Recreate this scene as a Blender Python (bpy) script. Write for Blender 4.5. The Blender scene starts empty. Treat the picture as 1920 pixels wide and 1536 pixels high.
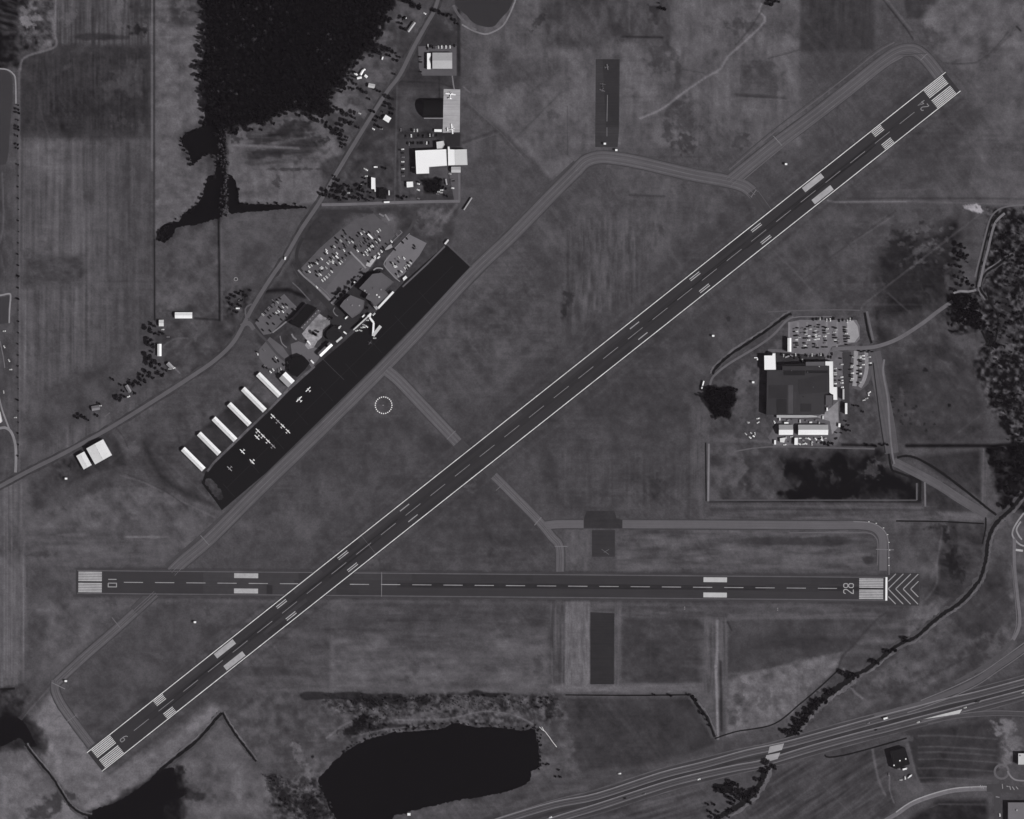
import bpy, bmesh, math, random
import numpy as np
from mathutils import Vector, Matrix
R = math.radians

# ------------------------------------------------------------------ camera, sky, sun, exposure
scn = bpy.context.scene
C = scn.collection
CAM_H = 5000.0
HAZE = 3.9e-6
cam_d = bpy.data.cameras.new('camera'); cam = bpy.data.objects.new('camera', cam_d); C.objects.link(cam)
cam.location = (0, 0, CAM_H); cam.rotation_euler = (0, 0, 0)
cam_d.sensor_fit = 'HORIZONTAL'; cam_d.sensor_width = 36.0; cam_d.lens = 36.0*CAM_H/1920.0
cam_d.clip_start = 50.0; cam_d.clip_end = 60000.0
scn.camera = cam
SUN_EL, SUN_AZ = 37.0, 113.0            # azimuth clockwise from north (+y)
w = bpy.data.worlds.new("World"); scn.world = w; w.use_nodes = True
nt = w.node_tree; nt.nodes.clear()
sky = nt.nodes.new('ShaderNodeTexSky'); sky.sky_type = 'NISHITA'; sky.sun_disc = False
sky.sun_elevation = R(SUN_EL); sky.sun_rotation = R(SUN_AZ)
bw = nt.nodes.new('ShaderNodeRGBToBW'); bgn = nt.nodes.new('ShaderNodeBackground'); bgn.inputs['Strength'].default_value = 0.05
wo = nt.nodes.new('ShaderNodeOutputWorld')
nt.links.new(sky.outputs[0], bw.inputs[0]); nt.links.new(bw.outputs[0], bgn.inputs[0]); nt.links.new(bgn.outputs[0], wo.inputs[0])
sun_d = bpy.data.lights.new('sun', 'SUN'); sun = bpy.data.objects.new('sun', sun_d); C.objects.link(sun)
sun_d.energy = 4.6; sun_d.angle = R(0.5); sun_d.color = (1.0, 1.0, 0.995)
az = R(SUN_AZ); el = R(SUN_EL)
sv = Vector((math.sin(az)*math.cos(el), math.cos(az)*math.cos(el), math.sin(el)))
sun.rotation_euler = sv.to_track_quat('Z', 'Y').to_euler()
sun.location = (0, 0, 300)
vs = scn.view_settings; vs.view_transform = 'Standard'; vs.look = 'None'; vs.exposure = 0.0; vs.gamma = 1.0; vs.use_curve_mapping = False

# ------------------------------------------------------------------ helpers
KL = 0.98                                # radiance of a white horizontal surface in this light
TINT = (1.008, 0.955, 1.037)
def lin(v):
    c = v/255.0
    return c/12.92 if c <= 0.04045 else ((c+0.055)/1.055)**2.4
VEIL = 0.0080                             # light the air itself adds between the ground and the camera
def G(v): return min(max((lin(v)-VEIL)/KL, 0.003), 0.84)
def P(x, y, z=0.0): return Vector((x-960.0, 768.0-y, z))
_m = {}
def mat(v, rough=0.9, n=0.10, sc=0.12, uv=0.0, spec=0.12, metal=0.0, rot=0.0, st=0.0, emb=None):
    """grey surface of picture tone v; n: mottling, uv: streaks along a ribbon, st: streaks along direction rot (world)"""
    key = (v, rough, n, sc, uv, spec, metal, rot, st)
    if key in _m: return _m[key]
    m = bpy.data.materials.new('grey_%d' % int(v)); _m[key] = m; m.use_nodes = True
    t = m.node_tree; b = t.nodes['Principled BSDF']; L = t.links
    a = G(v); k_ = max(0.2, min(1, (215-v)/110)); col = tuple(a*(1+(c_-1)*k_) for c_ in TINT)+(1,)
    b.inputs['Roughness'].default_value = rough; b.inputs['Specular IOR Level'].default_value = spec; b.inputs['Metallic'].default_value = metal
    b.inputs['Base Color'].default_value = col
    if n or uv or st:
        fac = None
        def addn(coord, scale, amp, det=4.0, rz=0.0):
            nonlocal fac
            tc = t.nodes.new('ShaderNodeTexCoord'); mp = t.nodes.new('ShaderNodeMapping')
            mp.inputs['Scale'].default_value = scale; mp.inputs['Rotation'].default_value = (0, 0, rz)
            L.new(tc.outputs[coord], mp.inputs[0])
            nz = t.nodes.new('ShaderNodeTexNoise'); nz.inputs['Scale'].default_value = 1.0; nz.inputs['Detail'].default_value = det
            nz.inputs['Roughness'].default_value = 0.6
            L.new(mp.outputs[0], nz.inputs['Vector'])
            mr = t.nodes.new('ShaderNodeMapRange'); mr.inputs[1].default_value = 0.28; mr.inputs[2].default_value = 0.72
            mr.inputs[3].default_value = 1-amp; mr.inputs[4].default_value = 1+amp
            L.new(nz.outputs[0], mr.inputs[0])
            if fac is None: fac = mr.outputs[0]
            else:
                mu = t.nodes.new('ShaderNodeMath'); mu.operation = 'MULTIPLY'
                L.new(fac, mu.inputs[0]); L.new(mr.outputs[0], mu.inputs[1]); fac = mu.outputs[0]
        if n: addn('Object', (sc, sc, sc), n)
        if n: addn('Object', (sc*0.17, sc*0.17, sc*0.17), n*1.1, 2.0)
        if uv: addn('UV', (0.42, 0.006, 1), uv, 3.0)
        if st: addn('Object', (0.01, 0.42, 0.1), st, 3.0, rot)
        vm = t.nodes.new('ShaderNodeVectorMath'); vm.operation = 'SCALE'; vm.inputs[0].default_value = col[:3]
        L.new(fac, vm.inputs['Scale']); L.new(vm.outputs[0], b.inputs['Base Color'])
    return m
def glass_mat():
    return mat(26, 0.12, 0, spec=0.5)

def link(name, me, m=None, parent=None):
    o = bpy.data.objects.new(name, me); C.objects.link(o)
    if m is not None:
        for mm in (m if isinstance(m, (list, tuple)) else [m]): me.materials.append(mm)
    if parent is not None: o.parent = parent
    return o
def mesh(name, verts, faces, m=None, parent=None, uvs=None):
    me = bpy.data.meshes.new(name); me.from_pydata([tuple(v) for v in verts], [], faces)
    if uvs is not None:
        ul = me.uv_layers.new(name='UVMap')
        for lp in me.loops: ul.data[lp.index].uv = uvs[lp.vertex_index]
    me.update()
    return link(name, me, m, parent)
def bmobj(name, bm, m=None, parent=None):
    me = bpy.data.meshes.new(name); bmesh.ops.recalc_face_normals(bm, faces=bm.faces); bm.to_mesh(me); bm.free()
    return link(name, me, m, parent)
def tag(o, label, cat, group=None, kind=None):
    if label: o['label'] = label
    if cat: o['category'] = cat
    if group: o['group'] = group
    if kind: o['kind'] = kind
    return o
def empty(name, loc, rz=0.0):
    o = bpy.data.objects.new(name, None); C.objects.link(o); o.location = loc; o.rotation_euler = (0, 0, rz); o.empty_display_size = 1
    return o
def copy_tree(o, parent=None):
    c = o.copy(); C.objects.link(c); c.parent = parent
    for ch in o.children: copy_tree(ch, c)
    return c
def smooth(pts, n=6, closed=False):
    p = [Vector((a[0], a[1])) for a in pts]; out = []; N = len(p)
    rng = range(N if closed else N-1)
    for i in rng:
        if closed: a, b, c, d = p[(i-1) % N], p[i], p[(i+1) % N], p[(i+2) % N]
        else: a, b, c, d = p[max(i-1, 0)], p[i], p[i+1], p[min(i+2, N-1)]
        for k in range(n):
            t = k/n
            out.append(0.5*((2*b)+(c-a)*t+(2*a-5*b+4*c-d)*t*t+(3*b-a-3*c+d)*t**3))
    if not closed: out.append(p[-1])
    return [(q.x, q.y) for q in out]
_z = {}
def nz(base):                            # every sheet gets its own height: never two in one plane
    _z[base] = _z.get(base, 0.0)+0.0015
    return base+_z[base]
_wr = random.Random(3)
def ribbon(name, pts, wd, m, z, parent=None, sm=6, kind='structure', off=0.0, closed=False, zabs=False, wob=0.0):
    pts = smooth(pts, sm, closed) if sm > 1 else pts
    p = [P(a[0], a[1]) for a in pts]
    if closed: p.append(p[0].copy())
    zz = z if zabs else nz(z)
    V = []; U = []; F = []; s = 0; n = len(p)
    for i, q in enumerate(p):
        a = p[max(i-1, 0)]; b = p[min(i+1, n-1)]
        if closed and i in (0, n-1): a, b = p[-2], p[1]
        d1 = (q-a).normalized() if (q-a).length > 1e-6 else (b-q).normalized()
        d2 = (b-q).normalized() if (b-q).length > 1e-6 else d1
        d = (d1+d2).normalized(); nn = Vector((-d.y, d.x, 0)); k = 1/max(0.5, nn.dot(Vector((-d1.y, d1.x, 0))))
        if i: s += (q-p[i-1]).length
        w0 = wd[0]+(wd[1]-wd[0])*i/(n-1) if isinstance(wd, tuple) else wd
        for sg in (1, -1):
            v = q+nn*k*(off+sg*w0/2*(1+(wob*_wr.uniform(-1, 1) if wob else 0))); V.append((v.x, v.y, zz)); U.append((sg*w0/2+off+s*0, s))
        if i: F.append((2*i-1, 2*i+1, 2*i, 2*i-2))
    o = mesh(name, V, F, m, parent, U)
    if parent is None and kind: o['kind'] = kind
    return o
def sheet(name, poly, m, z, parent=None, kind='structure', sm=0, zabs=False, jag=0.0):
    poly = smooth(poly, sm, True) if sm else poly
    if jag:                               # a bank is never a clean curve
        out = []
        for i in range(len(poly)):
            a, b_ = poly[i], poly[(i+1) % len(poly)]; L_ = math.hypot(b_[0]-a[0], b_[1]-a[1]); n = max(1, int(L_/3.0))
            for k_ in range(n): out.append((a[0]+(b_[0]-a[0])*k_/n+_wr.uniform(-jag, jag), a[1]+(b_[1]-a[1])*k_/n+_wr.uniform(-jag, jag)))
        poly = out
    zz = z if zabs else nz(z)
    bm = bmesh.new(); vs_ = [bm.verts.new(P(a[0], a[1], zz)) for a in poly]
    f = bm.faces.new(vs_); f.normal_update()
    if f.normal.z < 0: f.normal_flip()
    bmesh.ops.triangulate(bm, faces=bm.faces)
    me = bpy.data.meshes.new(name); bm.to_mesh(me); bm.free()
    o = link(name, me, m, parent)
    if parent is None and kind: o['kind'] = kind
    return o

# ------------------------------------------------------------------ the ground: one sheet out to the horizon, its cover mapped field by field
rs = np.random.RandomState(7)
LAT = rs.rand(256, 256).astype(np.float32)
STEP = 2.0
gx = np.arange(-140, 2060+.1, STEP); gy = np.arange(-140, 1676+.1, STEP)
X, Y = np.meshgrid(gx.astype(np.float32), gy.astype(np.float32))
def vnoise(x, y, sx, sy=None, ang=0.0, seed=0):
    sy = sy or sx; c, s = math.cos(R(ang)), math.sin(R(ang))
    u = (x*c+y*s)/sx+seed*17.3; v = (-x*s+y*c)/sy+seed*9.1
    iu = np.floor(u).astype(np.int64); iv = np.floor(v).astype(np.int64); fu = u-iu; fv = v-iv
    fu = fu*fu*(3-2*fu); fv = fv*fv*(3-2*fv)
    a = LAT[iv & 255, iu & 255]; b = LAT[iv & 255, (iu+1) & 255]; c2 = LAT[(iv+1) & 255, iu & 255]; d = LAT[(iv+1) & 255, (iu+1) & 255]
    return ((a*(1-fu)+b*fu)*(1-fv)+(c2*(1-fu)+d*fu)*fv)*2-1
def fbm(x, y, sx, sy=None, ang=0, seed=0):
    sy = sy or sx
    return (vnoise(x, y, sx, sy, ang, seed)+0.5*vnoise(x, y, sx/2.1, sy/2.1, ang, seed+1)+0.3*vnoise(x, y, sx/4.3, sy/4.3, ang, seed+2))*1.25
V = np.full(X.shape, 76.0, np.float32)
def box_(x0, x1, y0, y1, pad):
    i0 = max(0, int((x0-pad-gx[0])/STEP)); i1 = min(len(gx), int((x1+pad-gx[0])/STEP)+2)
    j0 = max(0, int((y0-pad-gy[0])/STEP)); j1 = min(len(gy), int((y1+pad-gy[0])/STEP)+2)
    return slice(j0, max(j1, j0)), slice(i0, max(i1, i0))
def segd(x, y, a, b):
    dx, dy = b[0]-a[0], b[1]-a[1]; L2 = dx*dx+dy*dy+1e-9
    t = np.clip(((x-a[0])*dx+(y-a[1])*dy)/L2, 0, 1)
    return np.hypot(x-(a[0]+t*dx), y-(a[1]+t*dy))
_sd = [100]
def paint(poly, val, f=4, amp=0, sx=20, sy=None, ang=0, a=1.0, rag=0.0, sm=0):
    """field cover: val plus directional noise inside a polygon with a soft (rag: ragged) edge"""
    if len(poly) == 4 and not isinstance(poly[0], tuple):
        x0, y0, x1, y1 = poly; poly = [(x0, y0), (x1, y0), (x1, y1), (x0, y1)]
    if sm: poly = smooth(poly, sm, True)
    xs = [p[0] for p in poly]; ys = [p[1] for p in poly]
    sl = box_(min(xs), max(xs), min(ys), max(ys), f*2+rag*2)
    x, y = X[sl], Y[sl]
    if x.size == 0: return
    ins = np.zeros(x.shape, bool); d = np.full(x.shape, 1e9, np.float32); n = len(poly)
    for i in range(n):
        p, q = poly[i], poly[(i+1) % n]
        d = np.minimum(d, segd(x, y, p, q))
        if p[1] != q[1]:
            ins ^= ((p[1] > y) != (q[1] > y)) & (x < (q[0]-p[0])*(y-p[1])/(q[1]-p[1])+p[0])
    _sd[0] += 5
    sd = np.where(ins, d, -d)
    if rag: sd = sd+0.6*rag*fbm(x, y, max(8, rag*2), seed=_sd[0])
    mk = np.clip(sd/f*0.5+0.5, 0, 1)*a
    t = val
    if amp: t = val+amp*fbm(x, y, sx, sy, ang, _sd[0]+2)
    V[sl] = V[sl]*(1-mk)+t*mk
def line(pts, wd, val, f=1.3, a=1.0, sm=0):
    if sm: pts = smooth(pts, sm)
    xs = [p[0] for p in pts]; ys = [p[1] for p in pts]
    sl = box_(min(xs), max(xs), min(ys), max(ys), wd+f)
    x, y = X[sl], Y[sl]
    if x.size == 0: return
    d = np.full(x.shape, 1e9, np.float32)
    for p, q in zip(pts[:-1], pts[1:]): d = np.minimum(d, segd(x, y, p, q))
    mk = np.clip((wd/2-d)/f*0.5+0.5, 0, 1)*a
    V[sl] = V[sl]*(1-mk)+val*mk
def spot(x0, y0, rx, ry, val, a=0.8, ang=0, rag=0.5):
    m_ = max(rx, ry); sl = box_(x0-m_, x0+m_, y0-m_, y0+m_, m_*0.6)
    x, y = X[sl], Y[sl]; c, s = math.cos(R(ang)), math.sin(R(ang))
    if x.size == 0: return
    u = ((x-x0)*c+(y-y0)*s)/rx; v = (-(x-x0)*s+(y-y0)*c)/ry
    _sd[0] += 5
    r = np.sqrt(u*u+v*v)+0.6*rag*fbm(x, y, max(6, m_*0.4), seed=_sd[0])
    mk = np.clip((1.15-r)/0.5, 0, 1)*a
    V[sl] = V[sl]*(1-mk)+val*mk
# --- broad cover, west to east
paint((-140, -140, 36, 1000), 74, 6, 6, 10, 60)
paint((-140, 60, 34, 130), 46, 6, 18, 14, rag=5)
paint((-140, -140, 36, 62), 52, 6, 16, 30, 6, 20)
paint((36, -140, 106, 96), 72, 3, 22, 9, rag=3)
spot(50, 42, 13, 10, 118, .75, rag=1.0); spot(68, 36, 8, 8, 112, .7, rag=1.0); spot(46, 20, 7, 6, 100, .7, rag=1)
paint((106, -140, 286, 90), 74, 5, 10, 4, 90, rag=2)
spot(130, 30, 14, 14, 96, .6, rag=1); spot(222, 25, 8, 30, 96, .6, rag=1); spot(180, 70, 60, 6, 54, .8, rag=.6); spot(258, 55, 20, 9, 44, .9, rag=.8); spot(262, 15, 14, 20, 56, .6, rag=.8)
paint([(38, 108), (60, 100), (95, 92), (110, 84), (280, 86), (282, 262), (38, 262)], 59, 5, 4, 12, rag=2)
paint((60, 100, 275, 250), 59, 12, 7, 3.5, 45, a=.7)
for s in [(238, 150, 22, 28, 82), (215, 165, 24, 12, 78), (262, 160, 8, 40, 84), (215, 225, 10, 10, 84), (230, 230, 14, 7, 80), (265, 240, 8, 8, 78), (205, 250, 12, 8, 74), (150, 92, 20, 8, 72), (190, 200, 70, 20, 52), (140, 230, 60, 22, 55)]:
    spot(s[0], s[1], s[2], s[3], s[4], .5, rag=1.0)
paint((38, 262, 286, 850), 84, 6, 11, 5, 170)
paint((38, 262, 286, 850), 82, 20, 8, 60, 45, a=.35)
paint((200, 262, 286, 700), 72, 25, 6, 5, 90, a=.75)
paint((44, 480, 160, 538), 69, 8, 6, 14, 6, a=.85, rag=3)
paint((60, 262, 120, 330), 92, 14, 6, 12, a=.6, rag=8)
paint((150, 540, 286, 850), 73, 20, 6, 5, 80, a=.6)
spot(92, 457, 12, 12, 68, .5); spot(108, 643, 4, 5, 50, .7)
paint((60, 540, 200, 860), 80, 14, 12, 5, 120, a=.6)
paint([(110, 712), (286, 640), (286, 720), (100, 820), (40, 870), (40, 780)], 72, 14, 6, 30, rag=5)
paint((290, -140, 388, 440), 90, 3, 6, 10)
paint((318, -10, 380, 45), 70, 8, 10, 14, rag=8); spot(340, 15, 14, 14, 100, .5, rag=.8)
paint([(291, 440), (330, 428), (410, 405), (412, 600), (291, 600)], 76, 3, 7, 18)
spot(330, 560, 26, 20, 92, .5, rag=1); spot(365, 470, 22, 14, 90, .4, rag=1)
paint([(413, 404), (590, 392), (475, 560), (412, 600)], 77, 3, 4, 30)
paint([(430, 238), (470, 240), (520, 232), (560, 215), (600, 215), (650, 245), (640, 300), (600, 375), (560, 385), (448, 380), (430, 330)], 91, 4, 6, 12, rag=3)
for s in [(520, 250, 50, 16, 60), (500, 262, 40, 8, 56), (570, 275, 30, 10, 62), (520, 285, 60, 8, 64), (590, 262, 20, 8, 54), (555, 222, 26, 16, 52), (500, 305, 40, 5, 74), (540, 318, 40, 3, 72), (520, 340, 8, 8, 72), (440, 255, 10, 14, 70), (480, 362, 30, 8, 80), (560, 350, 26, 10, 96)]:
    spot(s[0], s[1], s[2], s[3], s[4]-7 if s[4] < 80 else s[4], .9, rag=1.1)
paint([(470,236),(560,222),(610,250),(600,300),(520,312),(450,300)], 66, 10, 18, 40, 5, -4, a=.55, rag=6)
spot(560, 216, 34, 10, 88, .6, 8, 1); spot(540, 246, 30, 14, 46, .7, 0, 1); spot(490, 290, 44, 7, 50, .7, 0, .9)
line([(435, 272), (500, 275), (560, 278)], 4, 108, 2, .7)
line([(432, 235), (430, 330), (428, 400)], 2.2, 100, 1.2, .7)
# yards round the northern houses
paint([(700, 30), (800, 0), (790, 60), (700, 200), (640, 310), (600, 380), (600, 380), (640, 280), (610, 240), (600, 200), (660, 130), (700, 100)], 74, 4, 10, 14)
spot(650, 205, 24, 10, 104, .7, rag=.8); spot(640, 190, 12, 20, 92, .6, rag=.8); spot(690, 215, 16, 8, 96, .6, rag=.8)
paint([(812, 22), (862, 20), (862, 378), (600, 380), (640, 310), (740, 150)], 62, 3, 5, 26)
paint([(750, 60), (860, 60), (860, 165), (745, 165), (738, 152)], 58, 3, 4, 20, a=.8)
paint([(745, 165), (860, 165), (860, 180), (826, 182), (760, 240), (745, 270)], 73, 6, 5, 16, a=.8)
line([(746, 152), (825, 156), (860, 168)], 2, 44, 1.2, .7); line([(823, 142), (824, 185)], 2, 44, 1, .7); line([(860, 20), (861, 140)], 6, 42, 1.5, .9)
paint((744, 240, 864, 345), 62, 3, 6, 10); paint((744, 246, 866, 282), 56, 3, 8, 8, a=.7)
paint((835, 252, 862, 274), 47, 1.5, 1)
paint((804, 314, 840, 341), 80, 1.5, 2)
paint([(600, 305), (740, 250), (740, 378), (605, 378)], 66, 4, 8, 12)
paint((748, 340, 800, 376), 70, 3, 9, 9); paint((795, 335, 828, 362), 32, 3, 6, 8, a=.9)
line([(745, 150), (740, 378)], 2.2, 92, 1.2, .6); line([(750, 270), (751, 370)], 6, 84, 1.5, .6)
# north centre grassland
paint([(864, -140), (1110, -140), (1110, 285), (1030, 340), (960, 270), (868, 190)], 84, 5, 10, 26)
paint((865, -140, 1112, 290), 84, 20, 8, 8, 50, a=.5)
paint((1110, -140, 1502, 275), 86, 6, 10, 30); paint((1110, -140, 1490, 275), 86, 20, 9, 7, 40, a=.5)
paint((1020, -20, 1260, 88), 68, 12, 8, 12, 30, rag=6, a=.8)
for s in [(1008, 40, 7, 20, 44, 40), (1228, 20, 10, 22, 50, 0), (1240, 110, 24, 24, 62, 0), (1160, 60, 10, 16, 58, 0), (1270, 140, 6, 40, 60, 0), (1280, 215, 30, 28, 62, 0), (1285, 270, 20, 16, 52, 0), (1390, 265, 18, 14, 60, 0), (1250, 235, 10, 26, 58, 0), (930, 110, 20, 14, 66, 0), (950, 150, 40, 14, 70, 0), (1150, 180, 14, 50, 76, 0), (1430, 150, 40, 30, 66, 0), (1390, 50, 30, 14, 62, 0), (1460, 50, 16, 12, 70, 0), (1000, 125, 80, 16, 74, 0), (880, 230, 16, 14, 74, 0)]:
    spot(s[0], s[1], s[2], s[3], s[4], .6, s[5], .9)
for s in [(1340, 50, 26, 16), (1180, 90, 30, 16), (1330, 90, 40, 20), (1350, 200, 14, 50), (1200, 150, 20, 30), (1080, 130, 16, 40), (1470, 100, 20, 30), (905, 150, 12, 40), (950, 200, 20, 30), (1060, 200, 20, 30)]:
    spot(s[0], s[1], s[2], s[3], 98, .45, 0, 1.0)
line([(1168, 69), (1242, 70)], 3.5, 46, 1.5, .9); line([(1168, 72), (1120, 66), (1010, 20)], 2, 70, 2, .5); line([(1115, 2), (1180, 4)], 2, 60, 1, .7)
line([(865, 190), (935, 245), (968, 278), (1005, 310), (1035, 345)], 10, 66, 4, .7); line([(880, 195), (940, 250), (985, 300)], 1.5, 98, 1, .5)
line([(968, 258), (1050, 175)], 2, 64, 1.5, .6); line([(975, 262), (1056, 182)], 2, 96, 1.5, .5)
line([(868, 268), (930, 245)], 4, 62, 2, .8); line([(868, 273), (934, 250)], 2, 98, 1.2, .5)
line([(869, 163), (880, 173)], 2, 110, 1, .8)
line([(1280, 130), (1320, 137)], 2, 62, 1, .6); line([(1064, 200), (1064, 290)], 1.6, 66, 1, .6)
line([(1180, 0), (1180, 60)], 3, 96, 2, .4); line([(1380, 178), (1470, 184)], 5, 54, 3, .7); line([(1385, 183), (1480, 188)], 1.6, 104, 1, .5)
line([(1440, 110), (1502, 93)], 2, 60, 1, .7)
# pale trodden way crossing the north grass
line([(1428, 8), (1424, 22), (1434, 40), (1392, 82), (1365, 106), (1350, 130), (1322, 146), (1280, 175), (1240, 205), (1200, 222)], 3.4, 116, 1.5, .85, 3)
line([(1428, 20), (1408, 52), (1380, 84)], 2, 50, 1.5, .6)
paint((1502, -140, 1640, 95), 63, 4, 4, 8, 60); paint((1502, 60, 1600, 150), 66, 12, 3, 20, a=.6)
paint([(1640, 0), (1660, 0), (1706, 62), (1690, 78), (1642, 60)], 78, 4, 4, 14)
paint([(1676, -140), (1776, -140), (1776, 2), (1728, 34), (1700, 34)], 62, 3, 2, 20)
paint([(1776, -20), (2060, -140), (2060, 200), (1800, 130), (1760, 110), (1728, 34)], 86, 6, 8, 20, rag=4)
spot(1750, 70, 22, 12, 64, .6, 60, .8); spot(1760, 20, 30, 16, 92, .5)
paint([(1790, 140), (2060, 140), (2060, 380), (1560, 378), (1600, 340)], 82, 8, 6, 30)
paint([(1770, 180), (1830, 120), (1830, 360), (1600, 372), (1560, 370)], 73, 14, 4, 30, a=.8)
line([(1656, 0), (1700, 55), (1712, 74)], 2.4, 52, 1.2, .9); line([(1664, 0), (1708, 56)], 3, 96, 1.5, .7)
line([(1770, 118), (1830, 118), (1870, 85), (1890, 60)], 2.2, 60, 1.2, .8, 2); line([(1775, 115), (1840, 95)], 1.6, 96, 1.2, .6); line([(1838, 120), (1894, 66)], 4, 70, 1, .6)
line([(1906, 50), (1914, 58)], 3, 46, 1, .8)
# infield
paint([(1110, 300), (1400, 360), (1430, 400), (860, 845), (725, 690)], 76, 6, 6, 34)
paint([(1110, 300), (1400, 360), (1440, 395), (1300, 500), (1150, 620), (1060, 560)], 82, 20, 8, 10, 30, a=.5, rag=8)
paint([(1440, 385), (870, 835), (840, 812), (1400, 372)], 66, 8, 3, 30, a=.8)
spot(1065, 560, 8, 14, 58, .7, 20, 1); spot(1060, 598, 6, 14, 56, .7, 0, 1); spot(880, 615, 6, 4, 56, .5); spot(938, 613, 10, 4, 62, .5); spot(976, 535, 9, 5, 56, .6); spot(800, 700, 60, 40, 70, .5); spot(870, 740, 30, 30, 80, .5)
line([(1180, 366), (1246, 368)], 3, 58, 1.5, .8); line([(1180, 372), (1240, 374)], 2, 84, 1.5, .6)
paint([(1510, 480), (1250, 500), (960, 830), (1200, 840), (1320, 830), (1320, 700), (1480, 590)], 70, 20, 5, 40)
paint([(980, 850), (1320, 830), (1300, 970), (1040, 960)], 72, 12, 6, 30, rag=4)
paint((1040, 840, 1318, 960), 72, 14, 5, 4, 80, a=.5)
spot(1225, 915, 16, 20, 56, .6, 0, 1); spot(1255, 905, 10, 12, 62, .5); spot(1080, 910, 40, 16, 84, .4); spot(1180, 790, 12, 4, 86, .4); spot(1085, 735, 5, 5, 92, .5)
for x in (1293, 1301, 1309): line([(x, 790), (x-2, 975)], 2, 62, 1.2, .5)
paint((1296, 760, 1328, 975), 82, 5, 6, 3, 60, a=.6)
paint([(725, 740), (860, 850), (600, 1050), (340, 1060), (420, 960)], 74, 10, 5, 40)
paint([(560, 780), (680, 740), (700, 900), (560, 900)], 68, 20, 3, 30, a=.7)
spot(710, 915, 6, 5, 58, .7); spot(760, 860, 40, 26, 82, .4, rag=1); spot(500, 1000, 50, 30, 80, .4, rag=1); spot(570, 846, 4, 8, 96, .6, 30)
paint([(905, 880), (1020, 985), (1045, 1065), (690, 1065)], 70, 8, 4, 30); spot(930, 960, 40, 30, 66, .6); paint((760, 1020, 1040, 1066), 74, 8, 5, 50, 6, a=.7)
paint((1060, 990, 1105, 1072), 84, 4, 4, 6, 20); paint((1155, 992, 1640, 1072), 80, 4, 8, 50, 8)
spot(1500, 1015, 120, 7, 58, .7, 0, .8); spot(1360, 1015, 60, 8, 66, .5); spot(1540, 1050, 90, 10, 98, .5, 0, .9); spot(1400, 1035, 60, 10, 92, .5, 0, .9); spot(1626, 1050, 10, 10, 60, .7); spot(1270, 1040, 20, 10, 72, .5)
paint([(1765,112),(1790,140),(175,1428),(140,1392),(600,1000),(1100,600),(1450,320)], 68, 16, 3, 24, 60, -38, a=.7)
paint([(1815,190),(1850,215),(1500,470),(900,945),(240,1470),(205,1450)], 67, 16, 3, 24, 60, -38, a=.7)
paint([(1060,420),(1250,400),(1200,560),(1040,640)], 78, 24, 12, 5, 40, a=.6)
paint([(840,560),(1000,500),(1060,640),(900,700),(800,660)], 74, 20, 9, 14, a=.6)
spot(1066,552,9,5,52,.8,20,.9); spot(1068,566,5,16,54,.8,15,.9); spot(1058,585,6,14,50,.8,10,.9)
# east of the long runway
paint([(1430, 470), (1560, 385), (1830, 385), (1850, 560), (1620, 585), (1480, 585), (1380, 640)], 74, 10, 5, 24, rag=3)
paint([(1640, 470), (1760, 430), (1800, 400), (1790, 560), (1640, 660), (1640, 600)], 56, 12, 8, 26, rag=8)
for s in [(1690, 475, 26, 34, 48), (1720, 500, 20, 22, 42), (1700, 590, 36, 30, 47), (1740, 530, 24, 20, 45), (1760, 480, 14, 22, 50), (1680, 620, 30, 20, 52), (1600, 560, 30, 30, 66), (1745, 585, 26, 20, 46), (1700, 520, 50, 30, 50), (1770, 500, 14, 40, 50), (1662, 560, 14, 22, 52), (1790, 590, 22, 18, 38)]: spot(*s, .85, 0, 1.0)
for k in range(46): spot(1700+47*((k*37) % 11)/5-10, 415+((k*53) % 90), 3+k % 4, 2+k % 3, (90, 44, 84)[k % 3], .6, -30, .8)
for s in [(1712, 440, 6, 10, 88), (1735, 430, 14, 5, 92), (1730, 470, 26, 6, 84), (1745, 455, 12, 5, 92), (1725, 490, 12, 4, 90), (1770, 400, 20, 8, 82), (1780, 530, 8, 20, 80), (1640, 420, 40, 10, 84), (1580, 470, 40, 18, 82)]: spot(*s, .6, -15, 1)
line([(1680, 395), (1540, 495), (1500, 530)], 2, 60, 1.2, .7); line([(1676, 405), (1590, 460)], 2, 98, 1.2, .6); line([(1840, 400), (1620, 570), (1614, 580)], 2.2, 92, 1.2, .6); line([(1440, 460), (1500, 520), (1526, 550)], 3, 88, 2, .6); line([(1380, 400), (1200, 430)], 1, 70, 1, .1)
line([(1250, 380), (1230, 430), (1290, 520)], 4, 86, 3, .4); line([(1665, 550), (1710, 590)], 2.5, 84, 1.5, .6); spot(1710, 590, 10, 8, 84, .6)
spot(1365, 598, 5, 5, 50, .8); spot(1240, 430, 6, 10, 64, .5)
line([(1552, 376), (1566, 379), (1700, 378)], 3, 108, 1.4, .9); line([(1700, 378), (1920, 384)], 3, 92, 1.4, .8); line([(1590, 372), (1840, 372), (2060, 376)], 3, 58, 2, .7); line([(1640, 360), (1790, 352)], 2, 92, 1.2, .4)
spot(1832, 392, 16, 7, 150, .95, 8, .9); spot(1815, 387, 10, 4, 130, .8, 8, .8)
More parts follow.
